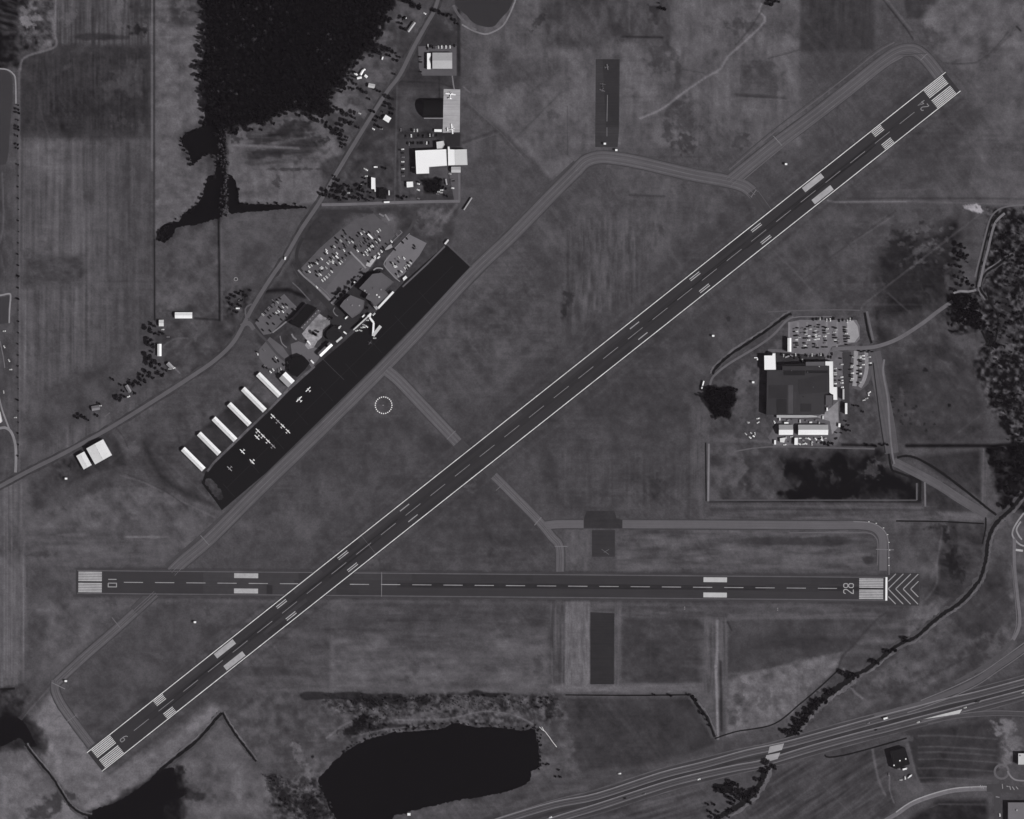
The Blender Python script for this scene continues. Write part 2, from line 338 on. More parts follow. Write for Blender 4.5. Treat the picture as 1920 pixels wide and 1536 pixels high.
# industrial site surrounds
paint([(1328, 700), (1345, 695), (1480, 598), (1520, 590), (1625, 590), (1650, 850), (1328, 830)], 73, 4, 7, 10, rag=2)
spot(1390, 730, 14, 40, 92, .5, 10, 1); spot(1400, 700, 20, 10, 92, .5, 0, 1); spot(1460, 645, 10, 8, 96, .5); spot(1350, 700, 20, 12, 64, .6)
paint([(1655, 660), (1830, 640), (1850, 830), (1680, 832)], 63, 8, 5, 20, rag=3)
paint([(1650, 600), (1780, 560), (1840, 600), (1840, 690), (1700, 690)], 66, 8, 8, 20, rag=4, a=.8)
spot(1800, 630, 40, 20, 82, .5, 20, 1); spot(1820, 650, 20, 14, 86, .5); spot(1780, 670, 40, 8, 50, .6, 30, .8); spot(1735, 694, 5, 4, 38, .8, 0, .4); spot(1780, 760, 3, 3, 30, .9, 0, .3); spot(1718, 762, 3, 3, 38, .8, 0, .3)
rr = random.Random(4)
for _ in range(34): spot(1668+rr.random()*rr.random()*110, 735+rr.random()*75, 1.5+rr.random()*2, 1.5+rr.random()*2, 46, .8, 0, .4)
spot(1710, 772, 10, 3, 96, .4); spot(1722, 793, 5, 7, 84, .5)
paint([(1330, 835), (1650, 832), (1675, 870), (1724, 900), (1724, 940), (1332, 940)], 72, 4, 12, 20, rag=2)
paint([(1460, 850), (1680, 850), (1722, 900), (1722, 938), (1470, 938)], 44, 14, 16, 26, rag=10)
for s in [(1520, 900, 22, 34, 30), (1585, 905, 22, 30, 24), (1640, 930, 40, 10, 44), (1545, 925, 60, 8, 27), (1490, 930, 20, 12, 30), (1555, 880, 14, 22, 34)]: spot(*s, .85, 0, .8)
for s in [(1635, 880, 14, 16, 78), (1560, 895, 6, 10, 70), (1650, 870, 14, 6, 80), (1460, 880, 12, 20, 74), (1390, 880, 8, 26, 90), (1420, 915, 14, 10, 74), (1345, 900, 8, 40, 82)]: spot(*s, .6, 0, 1)
paint([(1690, 860), (1850, 842), (1850, 940), (1780, 905), (1720, 862)], 58, 4, 3, 20); paint([(1735, 905), (1770, 905), (1850, 960), (1733, 958)], 60, 4, 3, 20)
paint((1332, 945, 1760, 975), 78, 4, 8, 60, 6); paint([(1760, 961), (1850, 962), (1848, 975), (1760, 968)], 92, 3, 3, 20)
paint((1838, 842, 1856, 950), 80, 3, 5, 4, 50, a=.8); line([(1844, 842), (1842, 950)], 2, 98, 1, .6)
paint([(1672, 978), (1760, 980), (1764, 1010), (1762, 1080), (1740, 1125), (1680, 1130)], 76, 5, 6, 20)
paint([(1760, 985), (1850, 980), (1845, 1050), (1790, 1125), (1745, 1165), (1730, 1130), (1760, 1080)], 64, 5, 10, 16, 40, 110, rag=4)
for s in [(1770, 1000, 12, 14, 40), (1785, 1055, 10, 20, 40), (1800, 1080, 10, 14, 44), (1790, 1020, 8, 50, 50), (1760, 990, 20, 5, 42), (1800, 1110, 20, 16, 60)]: spot(*s, .7, 0, .9)
line([(1766, 990), (1764, 1015), (1756, 1060), (1756, 1095), (1735, 1125)], 3, 102, 2, .5, 3)
paint([(1730, 1130), (1800, 1120), (1740, 1180), (1640, 1240), (1590, 1275), (1570, 1250), (1600, 1225), (1680, 1150)], 84, 5, 12, 16, 10, -40, rag=3)
spot(1696, 1165, 10, 5, 50, .6, 0, 1); spot(1710, 1160, 26, 8, 98, .5, -30, 1); spot(1705, 1178, 12, 5, 104, .5, 0, 1)
# south of the east-west runway
paint((380, 1122, 1700, 1300), 76, 6, 6, 60, 10); paint((150, 1118, 620, 1150), 78, 8, 6, 30, 10)
paint((620, 1175, 1030, 1298), 86, 8, 7, 40, 12); paint((720, 1180, 920, 1225), 72, 14, 5, 40, 8, a=.7); paint((760, 1140, 1030, 1180), 72, 10, 4, 60, 6)
paint((560, 1150, 720, 1190), 73, 10, 4, 40, 8); paint((620, 1190, 626, 1290), 100, 3, a=.5)
paint((1030, 1125, 1062, 1290), 76, 3, 8, 3, 60); paint((1060, 1125, 1106, 1290), 94, 2, 8, 4, 30, rag=1); line([(1041, 1140), (1041, 1275)], 2, 98, 1, .5); line([(1061, 1150), (1061, 1280)], 2.4, 110, 1, .7)
paint((1152, 1125, 1166, 1290), 86, 2, 6, 3, 50); paint((1166, 1158, 1310, 1282), 68, 5, 5, 30, 12); paint((1166, 1130, 1320, 1158), 76, 4, 6, 30, 5)
paint((1165, 1282, 1340, 1300), 92, 3, 4, 30, 4); paint((1030, 1284, 1170, 1298), 96, 3, 5, 20, 5); paint((480, 1292, 1040, 1299), 86, 3, 3, 30, 3)
paint((1318, 1160, 1366, 1310), 84, 4, 8, 3, 60); line([(1345, 1165), (1345, 1220), (1342, 1250)], 5, 120, 2, .8); line([(1342, 1250), (1344, 1300), (1346, 1385)], 4.5, 128, 1.5, .85); line([(1351, 1240), (1353, 1370)], 4, 48, 1.5, .8)
paint([(1366, 1160), (1660, 1155), (1620, 1190), (1590, 1220), (1500, 1240), (1366, 1262)], 67, 4, 4, 30); paint((1366, 1150, 1660, 1162), 82, 3, 4, 40, 4); paint([(1480, 1195), (1620, 1195), (1600, 1212), (1400, 1216)], 58, 5, 4, 30, 6, a=.7); line([(1364, 1166), (1372, 1182)], 2.5, 46, 1, .7)
paint([(1356, 1275), (1500, 1238), (1575, 1225), (1572, 1252), (1530, 1290), (1480, 1345), (1440, 1362), (1362, 1382)], 94, 3, 10, 12, rag=2)
for s in [(1385, 1310, 10, 10, 66), (1370, 1335, 12, 10, 70), (1430, 1310, 12, 16, 74), (1395, 1285, 8, 6, 74), (1372, 1350, 10, 6, 66)]: spot(*s, .5, 0, 1.1)
line([(1660, 1150), (1640, 1165), (1600, 1210), (1580, 1230), (1572, 1252)], 3, 54, 1.6, .7, 2)
paint([(1050, 1310), (1295, 1310), (1340, 1395), (1280, 1420), (1100, 1452), (1076, 1452)], 62, 4, 3, 40); paint([(1300, 1300), (1340, 1300), (1340, 1380)], 84, 3, 5, 10)
paint([(1040, 1300), (1060, 1310), (1090, 1452), (1068, 1462), (1040, 1400)], 70, 4, 10, 8)
# south-west
paint((-140, 900, 50, 1290), 88, 5, 6, 4, 90); paint((-10, 980, 46, 1040), 76, 8, 6, 5, 30, a=.7)
for x in (22, 14, 8): line([(x, 900), (x, 1270)], 2, 104, 1.2, .5)
line([(46, 1015), (44, 1040), (44, 1280)], 3, 108, 1.4, .8); line([(52, 1012), (50, 1100)], 2.4, 62, 1.4, .6)
paint([(50, 930), (380, 905), (420, 960), (330, 1060), (50, 1060)], 84, 10, 7, 20, rag=3); paint((60, 1035, 142, 1130), 76, 10, 5, 30, a=.7); paint((48, 996, 300, 1060), 80, 8, 6, 60, 8, a=.7)
spot(265, 1007, 40, 3, 104, .7, 0, .4); spot(140, 1003, 30, 3, 98, .6, 0, .4); spot(80, 1040, 24, 6, 62, .6, 0, .8); spot(235, 985, 14, 20, 68, .5, 30, .8); spot(170, 950, 20, 14, 98, .4, 0, 1)
paint([(60, 1130), (240, 1125), (100, 1270), (60, 1275)], 86, 8, 7, 24, rag=3); paint([(60, 1150), (95, 1150), (75, 1240), (45, 1330), (30, 1330), (44, 1250)], 70, 6, 5, 20, a=.8)
paint([(300, 1130), (480, 1130), (400, 1200), (170, 1390), (110, 1290)], 74, 6, 4, 30); spot(390, 1160, 30, 20, 84, .4, 0, 1); spot(250, 1260, 40, 30, 80, .4)
paint([(-10, 1290), (40, 1286), (60, 1300), (30, 1345), (-10, 1345)], 60, 5, 12, 12, rag=4)
paint([(60, 1340), (100, 1296), (160, 1392), (200, 1450), (300, 1395), (395, 1320), (425, 1330), (400, 1352), (300, 1440), (220, 1500), (165, 1520), (130, 1500), (60, 1400)], 100, 8, 7, 16, rag=3)
spot(110, 1350, 26, 40, 110, .6, -20, .9); spot(190, 1500, 40, 10, 112, .6, -20, .9)
paint([(-140, 1430), (50, 1405), (95, 1465), (130, 1510), (160, 1536), (160, 1676), (-140, 1676)], 97, 5, 9, 20, rag=3); spot(95, 1510, 36, 18, 56, .75, -20, .9); spot(20, 1440, 24, 20, 84, .5, 0, .9); spot(40, 1466, 30, 12, 104, .5)
paint([(325, 1440), (400, 1370), (420, 1350), (490, 1440), (530, 1536), (560, 1676), (320, 1676), (310, 1500)], 88, 5, 8, 20, rag=3); spot(360, 1490, 30, 10, 50, .8, 10, .8); spot(330, 1450, 12, 20, 44, .8, 30, .9); spot(420, 1400, 20, 20, 98, .5)
# marshy shrub shore round the big pond
paint([(430, 1340), (480, 1298), (1050, 1304), (1062, 1370), (1085, 1450), (1010, 1470), (700, 1560), (560, 1676), (540, 1536), (490, 1440)], 76, 5, 8, 14, rag=3)
paint([(600, 1300), (1050, 1306), (1060, 1350), (900, 1366), (820, 1366), (700, 1380), (640, 1380), (660, 1340), (600, 1330)], 72, 8, 22, 6, rag=6, a=.85)
paint([(560, 1450), (605, 1450), (640, 1536), (660, 1676), (560, 1676), (500, 1500)], 72, 8, 22, 6, rag=5, a=.85)
for s in [(640, 1305, 100, 5, 44), (900, 1302, 70, 5, 40), (690, 1318, 40, 9, 38), (760, 1312, 60, 7, 40), (680, 1350, 22, 16, 30), (660, 1370, 20, 8, 40), (515, 1470, 14, 16, 42), (530, 1500, 14, 20, 44), (575, 1510, 18, 24, 40), (590, 1530, 20, 14, 40), (1035, 1320, 10, 14, 44), (700, 1366, 20, 5, 40), (748, 1362, 30, 5, 44)]: spot(*s, .8, 0, 1)
for s in [(556, 1400, 10, 8, 110), (560, 1420, 7, 14, 104), (575, 1448, 8, 16, 108), (620, 1440, 10, 8, 80), (860, 1318, 40, 8, 88), (780, 1345, 60, 5, 96), (700, 1335, 10, 8, 96)]: spot(*s, .6, -20, 1)
line([(612, 1384), (640, 1362), (660, 1352)], 2.4, 112, 1.3, .8); line([(740, 1350), (840, 1348), (905, 1334), (960, 1340), (1000, 1358)], 2.4, 108, 1.3, .7, 3); line([(660, 1382), (720, 1368), (800, 1360)], 2.4, 106, 1.3, .7, 2)
spot(586, 1419, 3, 3, 34, .9, 0, .3)
# south-east corner
paint([(1090, 1450), (1520, 1370), (1930, 1220), (1930, 1340), (1500, 1440), (960, 1560), (700, 1600), (990, 1480)], 72, 6, 5, 50, 10, -16)
paint([(1000, 1520), (1310, 1445), (1330, 1470), (1340, 1676), (940, 1676)], 74, 6, 8, 70, 6, -16)
paint([(1460, 1440), (1660, 1400), (1680, 1536), (1400, 1676), (1400, 1520)], 67, 5, 7, 60, 5, -32)
paint([(1700, 1370), (1880, 1350), (1870, 1450), (1720, 1470)], 58, 5, 4, 30)
for i, y in enumerate((1380, 1401, 1411, 1424, 1441, 1459, 1470)): line([(1722, y), (1760, y-1), (1815, y+2), (1870, y+6)], 2.2, 88, 1.5, .7)
paint([(1520, 1290), (1700, 1200), (1760, 1160), (1860, 1080), (1880, 980), (1930, 920), (1930, 1210), (1800, 1280), (1600, 1330), (1500, 1370)], 76, 5, 9, 16, rag=3)
paint([(1760, 1140), (1850, 1060), (1890, 1060), (1888, 1160), (1840, 1250), (1800, 1270), (1830, 1200)], 64, 6, 5, 20, rag=3); spot(1860, 1220, 26, 30, 90, .5, -40, 1); spot(1690, 1260, 30, 16, 96, .5, -30, 1); spot(1640, 1250, 20, 20, 68, .6); spot(1590, 1325, 24, 10, 84, .5, 0, 1); spot(1660, 1325, 40, 8, 60, .5, -16, 1)
spot(1560, 1300, 26, 20, 78, .5, 0, 1); spot(1890, 1020, 30, 30, 84, .5, 0, 1)
line([(1582, 1255), (1586, 1275), (1604, 1300), (1618, 1310)], 4, 104, 1.5, .8)
for k in range(7): line([(1660+k*20, 1302-k*9), (1720+k*20, 1282-k*10)], 2, 58+6*(k % 2), 1.2, .6)
spot(1880, 1365, 22, 14, 118, .7, 0, 1); spot(1900, 1395, 16, 20, 110, .6, 0, 1); spot(1888, 1420, 10, 16, 112, .6, 0, 1); spot(1700, 1385, 12, 6, 90, .6)
line([(1636, 1405), (1642, 1440), (1650, 1470), (1660, 1490)], 3.5, 104, 2, .7, 2); line([(1702, 1395), (1716, 1450), (1730, 1480)], 4, 94, 2, .7); line([(1668, 1455), (1668, 1480), (1676, 1505)], 2, 112, 1.2, .7, 2)
paint([(1676, 1464), (1722, 1460), (1730, 1490), (1684, 1506)], 80, 3, 2, 10)
paint([(1760, 1500), (1850, 1498), (1856, 1676), (1700, 1676), (1700, 1540)], 50, 5, 6, 20); line([(1745, 1514), (1760, 1508), (1850, 1509)], 2, 84, 1.2, .7)
for k in range(16): line([(1440+k*13, 1536-(k*7) % 23), (1520+k*13-(k*5) % 17, 1484-(k*11) % 31)], 1.8, 86, 1.3, .45)
for k in range(12): line([(1010+k*16, 1536-k*3), (1190+k*10, 1494-k*4)], 1.8, 84 if k % 2 else 62, 1.3, .4)
spot(1914, 450, 8, 70, 26, .9, 0, .6)
# dark ground under the two tree clumps by the plant and the levee
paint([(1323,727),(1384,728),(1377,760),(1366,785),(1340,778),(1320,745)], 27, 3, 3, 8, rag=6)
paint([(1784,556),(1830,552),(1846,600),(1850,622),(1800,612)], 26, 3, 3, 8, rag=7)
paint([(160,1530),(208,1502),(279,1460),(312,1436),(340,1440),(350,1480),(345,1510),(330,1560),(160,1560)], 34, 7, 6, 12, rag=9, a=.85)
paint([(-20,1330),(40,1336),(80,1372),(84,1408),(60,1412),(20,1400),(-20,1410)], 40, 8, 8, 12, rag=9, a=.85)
paint([(292,462),(330,418),(376,380),(392,330),(340,300),(330,250),(384,225),(410,240),(412,412),(340,436),(318,460)], 60, 8, 8, 10, rag=7, a=.55)
line([(1680,975),(1760,972),(1850,974)], 8, 92, 3, .7)
# around the terminal
paint([(600, 392), (860, 384), (846, 455), (740, 545), (600, 690), (560, 700), (480, 640), (470, 590), (540, 500)], 64, 3, 5, 14)
paint([(600, 396), (700, 396), (660, 420), (556, 470), (555, 460)], 60, 5, 3, 20)
paint([(664, 400), (742, 402), (748, 418), (742, 450), (700, 440), (640, 430)], 82, 8, 7, 12, rag=3)
paint([(780, 388), (855, 386), (828, 440), (790, 450), (778, 420)], 78, 5, 10, 8, rag=3); spot(818, 400, 12, 8, 98, .5, 0, 1); spot(789, 420, 6, 12, 56, .6, 0, 1); spot(760, 400, 10, 8, 56, .6)
line([(857, 384), (842, 402), (828, 418)], 5, 98, 2, .7)
paint([(470, 590), (490, 545), (556, 545), (562, 590), (530, 640), (490, 640)], 62, 4, 3, 14); line([(490, 546), (540, 544), (572, 556)], 7, 34, 3, .9)
paint([(290, 600), (470, 570), (440, 640), (400, 676), (330, 725), (290, 720)], 70, 4, 8, 16, rag=2); paint((412, 540, 470, 600), 66, 8, 12, 8, rag=3)
line([(305, 650), (325, 636), (352, 634)], 2.4, 98, 1.4, .7, 2); line([(360, 605), (372, 620), (366, 640)], 3, 92, 1.5, .5); line([(325, 688), (337, 700)], 2, 116, 1.2, .8)
line([(365, 597), (410, 600)], 3, 40, 1.4, .8); line([(410, 405), (412, 600)], 4, 36, 1.6, .9); line([(414, 420), (416, 600)], 3, 88, 1.6, .5)
paint([(60, 905), (160, 850), (240, 800), (440, 690), (460, 660), (480, 690), (330, 850), (380, 905), (410, 950), (240, 905), (60, 960)], 73, 5, 6, 26, rag=2)
spot(250, 845, 12, 14, 88, .5, 0, 1); line([(216, 800), (232, 820), (240, 840)], 1.6, 52, 1, .6); line([(270, 830), (300, 890), (340, 920), (410, 950)], 9, 50, 5, .7, 3); line([(290, 850), (360, 905), (416, 958)], 3, 84, 2, .5); line([(226, 892), (270, 905), (330, 935), (402, 970)], 2, 98, 1.2, .6, 2); line([(234, 888), (300, 915), (350, 950)], 2, 60, 1.2, .6, 2)
paint([(95, 870), (140, 850), (170, 890), (120, 915), (100, 895)], 66, 4, 8, 8); spot(175, 883, 12, 5, 98, .4); spot(132, 872, 4, 9, 40, .7, 0, .8)
paint([(374, 905), (390, 895), (416, 930), (412, 952), (392, 930)], 66, 4, 14, 8, rag=3)
paint([(335, 842), (478, 720), (545, 690), (560, 722), (385, 892)], 57, 3, 3, 20)
paint([(470, 734), (492, 700), (530, 700), (545, 722), (508, 762)], 80, 3, 3, 12); paint([(440, 690), (490, 660), (530, 690), (500, 700), (440, 745), (340, 830), (300, 830)], 76, 6, 7, 10, rag=3, a=.8)
FW = [(388,-60),(387,0),(392,20),(391,60),(384,90),(386,108),(378,122),(382,140),(388,170),(392,205),(400,240),(418,245),(432,238),(440,236),(470,235),(500,226),(520,214),(545,205),(572,206),(590,212),(606,214),(618,200),(616,180),(632,160),(650,140),(660,118),(676,105),(692,92),(702,70),(714,52),(724,26),(736,8),(740,-60)]
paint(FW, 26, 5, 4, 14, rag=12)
paint([(135,862),(150,838),(205,806),(230,842),(236,872),(170,890),(132,905)], 58, 3, 4, 10)
# wooded riverside floor
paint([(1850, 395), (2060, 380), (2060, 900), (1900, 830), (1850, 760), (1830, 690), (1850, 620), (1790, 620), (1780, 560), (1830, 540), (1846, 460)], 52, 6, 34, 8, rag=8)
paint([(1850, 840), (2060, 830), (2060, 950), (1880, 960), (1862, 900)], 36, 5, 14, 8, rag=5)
spot(1890, 640, 22, 34, 74, .6, 0, .9); spot(1880, 560, 16, 50, 70, .5, 0, .9)
line([(1700, 836), (1860, 836), (1920, 832)], 6, 30, 2, .9); line([(1580, 834), (1640, 836)], 5, 32, 2, .9)
# lines of dirt, hedge banks
line([(285, -100), (285, 320)], 3, 112, 1.3, .75); line([(289, -100), (289, 450)], 2.6, 46, 1.2, .8); line([(289.5, 450), (290, 600)], 2.6, 30, 1.2, .9)
line([(36, 130), (36, 900)], 3.4, 92, 1.5, .7); line([(33.5, 300), (34, 860)], 2, 44, 1.2, .5); line([(42, 130), (40, 500)], 3, 60, 2, .5)
line([(105, -10), (103, 60), (106, 78), (100, 90), (60, 102), (42, 112), (38, 130)], 3.4, 112, 1.6, .75, 3)
line([(4, 325), (7, 400), (5, 430), (0, 455)], 2, 104, 1.3, .7); line([(5, 430), (14, 470), (18, 505)], 1.6, 84, 1.2, .5); line([(0, 470), (9, 515), (2, 540)], 1.6, 90, 1.2, .5)
line([(0, 1390), (60, 1320), (98, 1280)], 4, 70, 1.6, .8); line([(0, 1396), (64, 1322), (100, 1282)], 1.5, 110, 1, .6)
line([(328, 830), (328, 940)], 1, 80, 1, .1)
line([(1334, 948), (1500, 950), (1730, 952)], 3, 94, 1.5, .5); line([(1330, 941), (1500, 940), (1726, 942)], 2.6, 44, 1.3, .85); line([(1332, 955), (1760, 957)], 2, 56, 1.3, .6)
line([(1376, 822), (1480, 834), (1640, 840)], 2, 92, 1.5, .6); line([(1340, 826), (1480, 828)], 6, 90, 2, .6)
# earth finishing: mottling everywhere, then colours onto the sheet
# tyre and mower lines over the airfield grass, worn strips beside the pavements
for p_, q_, wd_, v_, a_ in [((165,1395),(1755,135),4,62,.5),((158,1386),(1748,127),3,84,.35),((205,1452),(1808,182),4,62,.5),((212,1460),(1815,190),3,84,.3),((140,1066),(1660,1078),4,58,.6),((140,1118),(1660,1131),4,60,.6),((150,1125),(1650,1139),3,86,.4)]: line([p_, q_], wd_, v_, 2, a_)
rr = random.Random(12)
for _ in range(240):
    x, y = rr.uniform(40, 1860), rr.uniform(20, 1500); L_ = rr.uniform(40, 160); a_ = rr.choice((0, 0, 90, 90, -38, -38, -43, 45, rr.uniform(0, 180)))
    line([(x, y), (x+L_*math.cos(R(a_)), y+L_*math.sin(R(a_)))], rr.uniform(1.6, 3), rr.choice((60, 64, 90, 94)), 1.6, rr.uniform(.12, .34))
for _ in range(150): spot(rr.uniform(0, 1900), rr.uniform(0, 1536), rr.uniform(4, 18), rr.uniform(3, 12), rr.choice((58, 62, 88, 94)), rr.uniform(.2, .45), rr.uniform(0, 180), 1.0)
V = 75+(V-76)*1.22
V += 1.2*fbm(X, Y, 80, seed=1)+2.8*fbm(X, Y, 30, seed=2)+3.4*fbm(X, Y, 11, seed=4)+2.6*vnoise(X, Y, 5, seed=3)+1.8*vnoise(X, Y, 3.1, seed=5)
V += 2.6*fbm(X, Y, 5, 60, -38, seed=31)*np.clip(fbm(X, Y, 120, seed=33)+.4, 0, 1)+3.0*fbm(X, Y, 4.5, 70, 90, seed=35)*np.clip(fbm(X, Y, 110, seed=37)+.2, 0, 1)
V = np.clip(V, 22, 190)
ex = [-15000, -9000, -5000, -2200, -900, -400]
def ext(g, hi):
    lo_ = [e for e in ex]; hi_ = [g[-1]+260, g[-1]+760, g[-1]+2100, g[-1]+5000, g[-1]+9000, g[-1]+15000]
    return np.concatenate([lo_, g, hi_])
k = len(ex)
fx, fy = ext(gx, 0), ext(gy, 0)
Vp = np.pad(V, k, mode='edge')
edge = np.full(Vp.shape, 76.0, np.float32); edge[k:-k, k:-k] = V
Vp = edge
nx, ny = len(fx), len(fy)
XX, YY = np.meshgrid(fx-960.0, 768.0-fy)
co = np.zeros((nx*ny, 3), np.float32); co[:, 0] = XX.ravel(); co[:, 1] = YY.ravel()
idx = np.arange(nx*ny).reshape(ny, nx)
q = np.stack([idx[:-1, :-1], idx[1:, :-1], idx[1:, 1:], idx[:-1, 1:]], -1).reshape(-1, 4).astype(np.int32)
gm = bpy.data.meshes.new('ground')
gm.vertices.add(len(co)); gm.vertices.foreach_set('co', co.ravel())
gm.loops.add(q.size); gm.loops.foreach_set('vertex_index', q.ravel())
gm.polygons.add(len(q)); gm.polygons.foreach_set('loop_start', np.arange(0, q.size, 4, dtype=np.int32))
gm.update(calc_edges=True)
c = Vp.ravel()/255.0; alb = np.where(c <= 0.04045, c/12.92, ((c+0.055)/1.055)**2.4); alb = np.maximum((alb-VEIL)/KL, .002)
at = gm.attributes.new('cover', 'FLOAT', 'POINT'); at.data.foreach_set('value', alb.astype(np.float32))
gmat = bpy.data.materials.new('grass_and_soil'); gmat.use_nodes = True
t = gmat.node_tree; b = t.nodes['Principled BSDF']; b.inputs['Roughness'].default_value = 0.95; b.inputs['Specular IOR Level'].default_value = 0.05
an = t.nodes.new('ShaderNodeAttribute'); an.attribute_name = 'cover'
tc = t.nodes.new('ShaderNodeTexCoord')
facs = []
for sc_, am in ((0.30, 0.15), (0.9, 0.12), (0.055, 0.07)):
    n_ = t.nodes.new('ShaderNodeTexNoise'); n_.inputs['Scale'].default_value = sc_; n_.inputs['Detail'].default_value = 3
    t.links.new(tc.outputs['Object'], n_.inputs['Vector'])
    mr = t.nodes.new('ShaderNodeMapRange'); mr.inputs[1].default_value = .28; mr.inputs[2].default_value = .72; mr.inputs[3].default_value = 1-am; mr.inputs[4].default_value = 1+am
    t.links.new(n_.outputs[0], mr.inputs[0]); facs.append(mr.outputs[0])
cur = an.outputs['Fac']
for f_ in facs:
    mu = t.nodes.new('ShaderNodeMath'); mu.operation = 'MULTIPLY'; t.links.new(cur, mu.inputs[0]); t.links.new(f_, mu.inputs[1]); cur = mu.outputs[0]
vm = t.nodes.new('ShaderNodeVectorMath'); vm.operation = 'SCALE'; vm.inputs[0].default_value = TINT
t.links.new(cur, vm.inputs['Scale']); t.links.new(vm.outputs[0], b.inputs['Base Color'])
go = link('ground', gm, gmat); tag(go, None, None, kind='structure')

# ------------------------------------------------------------------ the air between
hb = bmesh.new(); bmesh.ops.create_cube(hb, size=1.0, matrix=Matrix.Translation((0, 0, (CAM_H+100-1)/2)) @ Matrix.Diagonal((36000, 36000, CAM_H+101, 1)))
hm = bpy.data.materials.new('haze'); hm.use_nodes = True; ht = hm.node_tree; ht.nodes.clear()
pv = ht.nodes.new('ShaderNodeVolumePrincipled'); pv.inputs['Density'].default_value = HAZE; pv.inputs['Color'].default_value = (.95, .82, .97, 1); pv.inputs['Anisotropy'].default_value = 0.0
ho = ht.nodes.new('ShaderNodeOutputMaterial'); ht.links.new(pv.outputs[0], ho.inputs['Volume'])
hz = bmobj('haze', hb, hm); hz['kind'] = 'stuff'; hz['label'] = 'thin air haze over the whole airfield'
# ------------------------------------------------------------------ water
WATER = mat(24, 0.3, 0.08, 0.02, spec=0.04)
WATER2 = mat(50, 0.35, 0.04, 0.02, spec=0.25)
sheet('pond', [(735,1538),(752,1528),(782,1518),(857,1501),(898,1495),(957,1483),(992,1466),(996,1447),(1008,1441),(1011,1420),(1009,1399),(1006,1382),(1003,1368),(996,1366),(980,1370),(960,1368),(940,1365),(910,1363),(894,1364),(875,1359),(858,1357),(844,1359),(834,1364),(823,1367),(780,1371),(742,1373),(720,1378),(699,1383),(680,1391),(665,1399),(654,1406),(645,1410),(637,1420),(626,1426),(618,1437),(609,1447),(602,1454),(596,1461),(600,1474),(606,1486),(611,1499),(619,1518),(632,1540),(660,1640),(720,1640)], WATER, .03, sm=3, jag=1.4)
sheet('pond', [(848,-60),(852,0),(857,13),(866,22),(875,29),(882,38),(890,44),(900,48),(914,51),(927,49),(935,40),(942,32),(953,20),(960,6),(963,-10),(960,-60)], mat(53, 0.4, 0.04, 0.02, spec=0.2), .03, sm=3)
ribbon('path', [(866,46),(880,54),(893,60),(911,64),(929,58),(944,47),(955,28),(962,12),(967,-4),(966,-30)], 3, mat(120, n=.18, sc=.3), .03, sm=5)
ribbon('path', [(850,10),(857,24),(868,38),(880,50),(893,57)], 5, mat(92, n=.2, sc=.2), .03, sm=5)
sheet('slough', [(386,196),(384,215),(378,239),(365,241),(352,248),(343,256),(341,268),(348,280),(355,287),(358,300),(361,309),(370,302),(380,292),(386,290),(396,288),(404,292),(406,310),(402,328),(390,330),(386,345),(381,362),(372,382),(354,392),(342,404),(334,416),(326,415),(312,419),(303,425),(298,436),(301,450),(308,455),(320,446),(328,436),(334,426),(372,421),(400,412),(412,408),(419,398),(424,380),(424,340),(424,300),(424,250),(424,200)], WATER, .03, sm=2, jag=1.3)
sheet('slough', [(427,326),(437,332),(443,345),(447,362),(450,379),(470,383),(520,383),(574,388),(560,391),(500,395),(440,400),(432,401),(426,390),(424,360)], WATER, .03, sm=2, jag=1.3)
sheet('slough', [(165,1536),(172,1528),(177,1518),(208,1508),(230,1498),(260,1478),(279,1464),(296,1448),(310,1441),(326,1441),(327,1462),(335,1482),(350,1488),(330,1500),(309,1508),(308,1536),(306,1640),(165,1640)], WATER, .03, sm=3, jag=1.4)
sheet('slough', [(-60,1380),(0,1345),(18,1342),(40,1350),(52,1366),(64,1388),(70,1398),(52,1400),(38,1384),(20,1392),(0,1400),(-60,1420)], mat(24,.4,.1,spec=.04), .03, sm=3, jag=1)
sheet('pond', [(-60,128),(0,133),(14,134),(21,142),(24,165),(22,200),(18,250),(14,300),(0,310),(-60,310)], mat(60,.4,.04), .03, sm=2)
ribbon('path', [(-40,127),(0,129),(14,131),(24,138),(29,150),(30,196)], 2.6, mat(135), .04, sm=4)
sheet('pond', [(-60,560),(0,558),(17,555),(16,606),(0,608),(-60,608)], mat(62,.4,.03), .03)
ribbon('path', [(-40,556),(0,554),(15,551),(20,555),(18,580),(17,606)], 3, mat(135), .04, sm=3)
sheet('pond', [(1358,1470),(1376,1465),(1372,1486),(1345,1485),(1336,1470)], mat(28,.5,.15,spec=.04), .03, sm=3, jag=1.2)
DITCH = mat(25, .8, .25, .2)
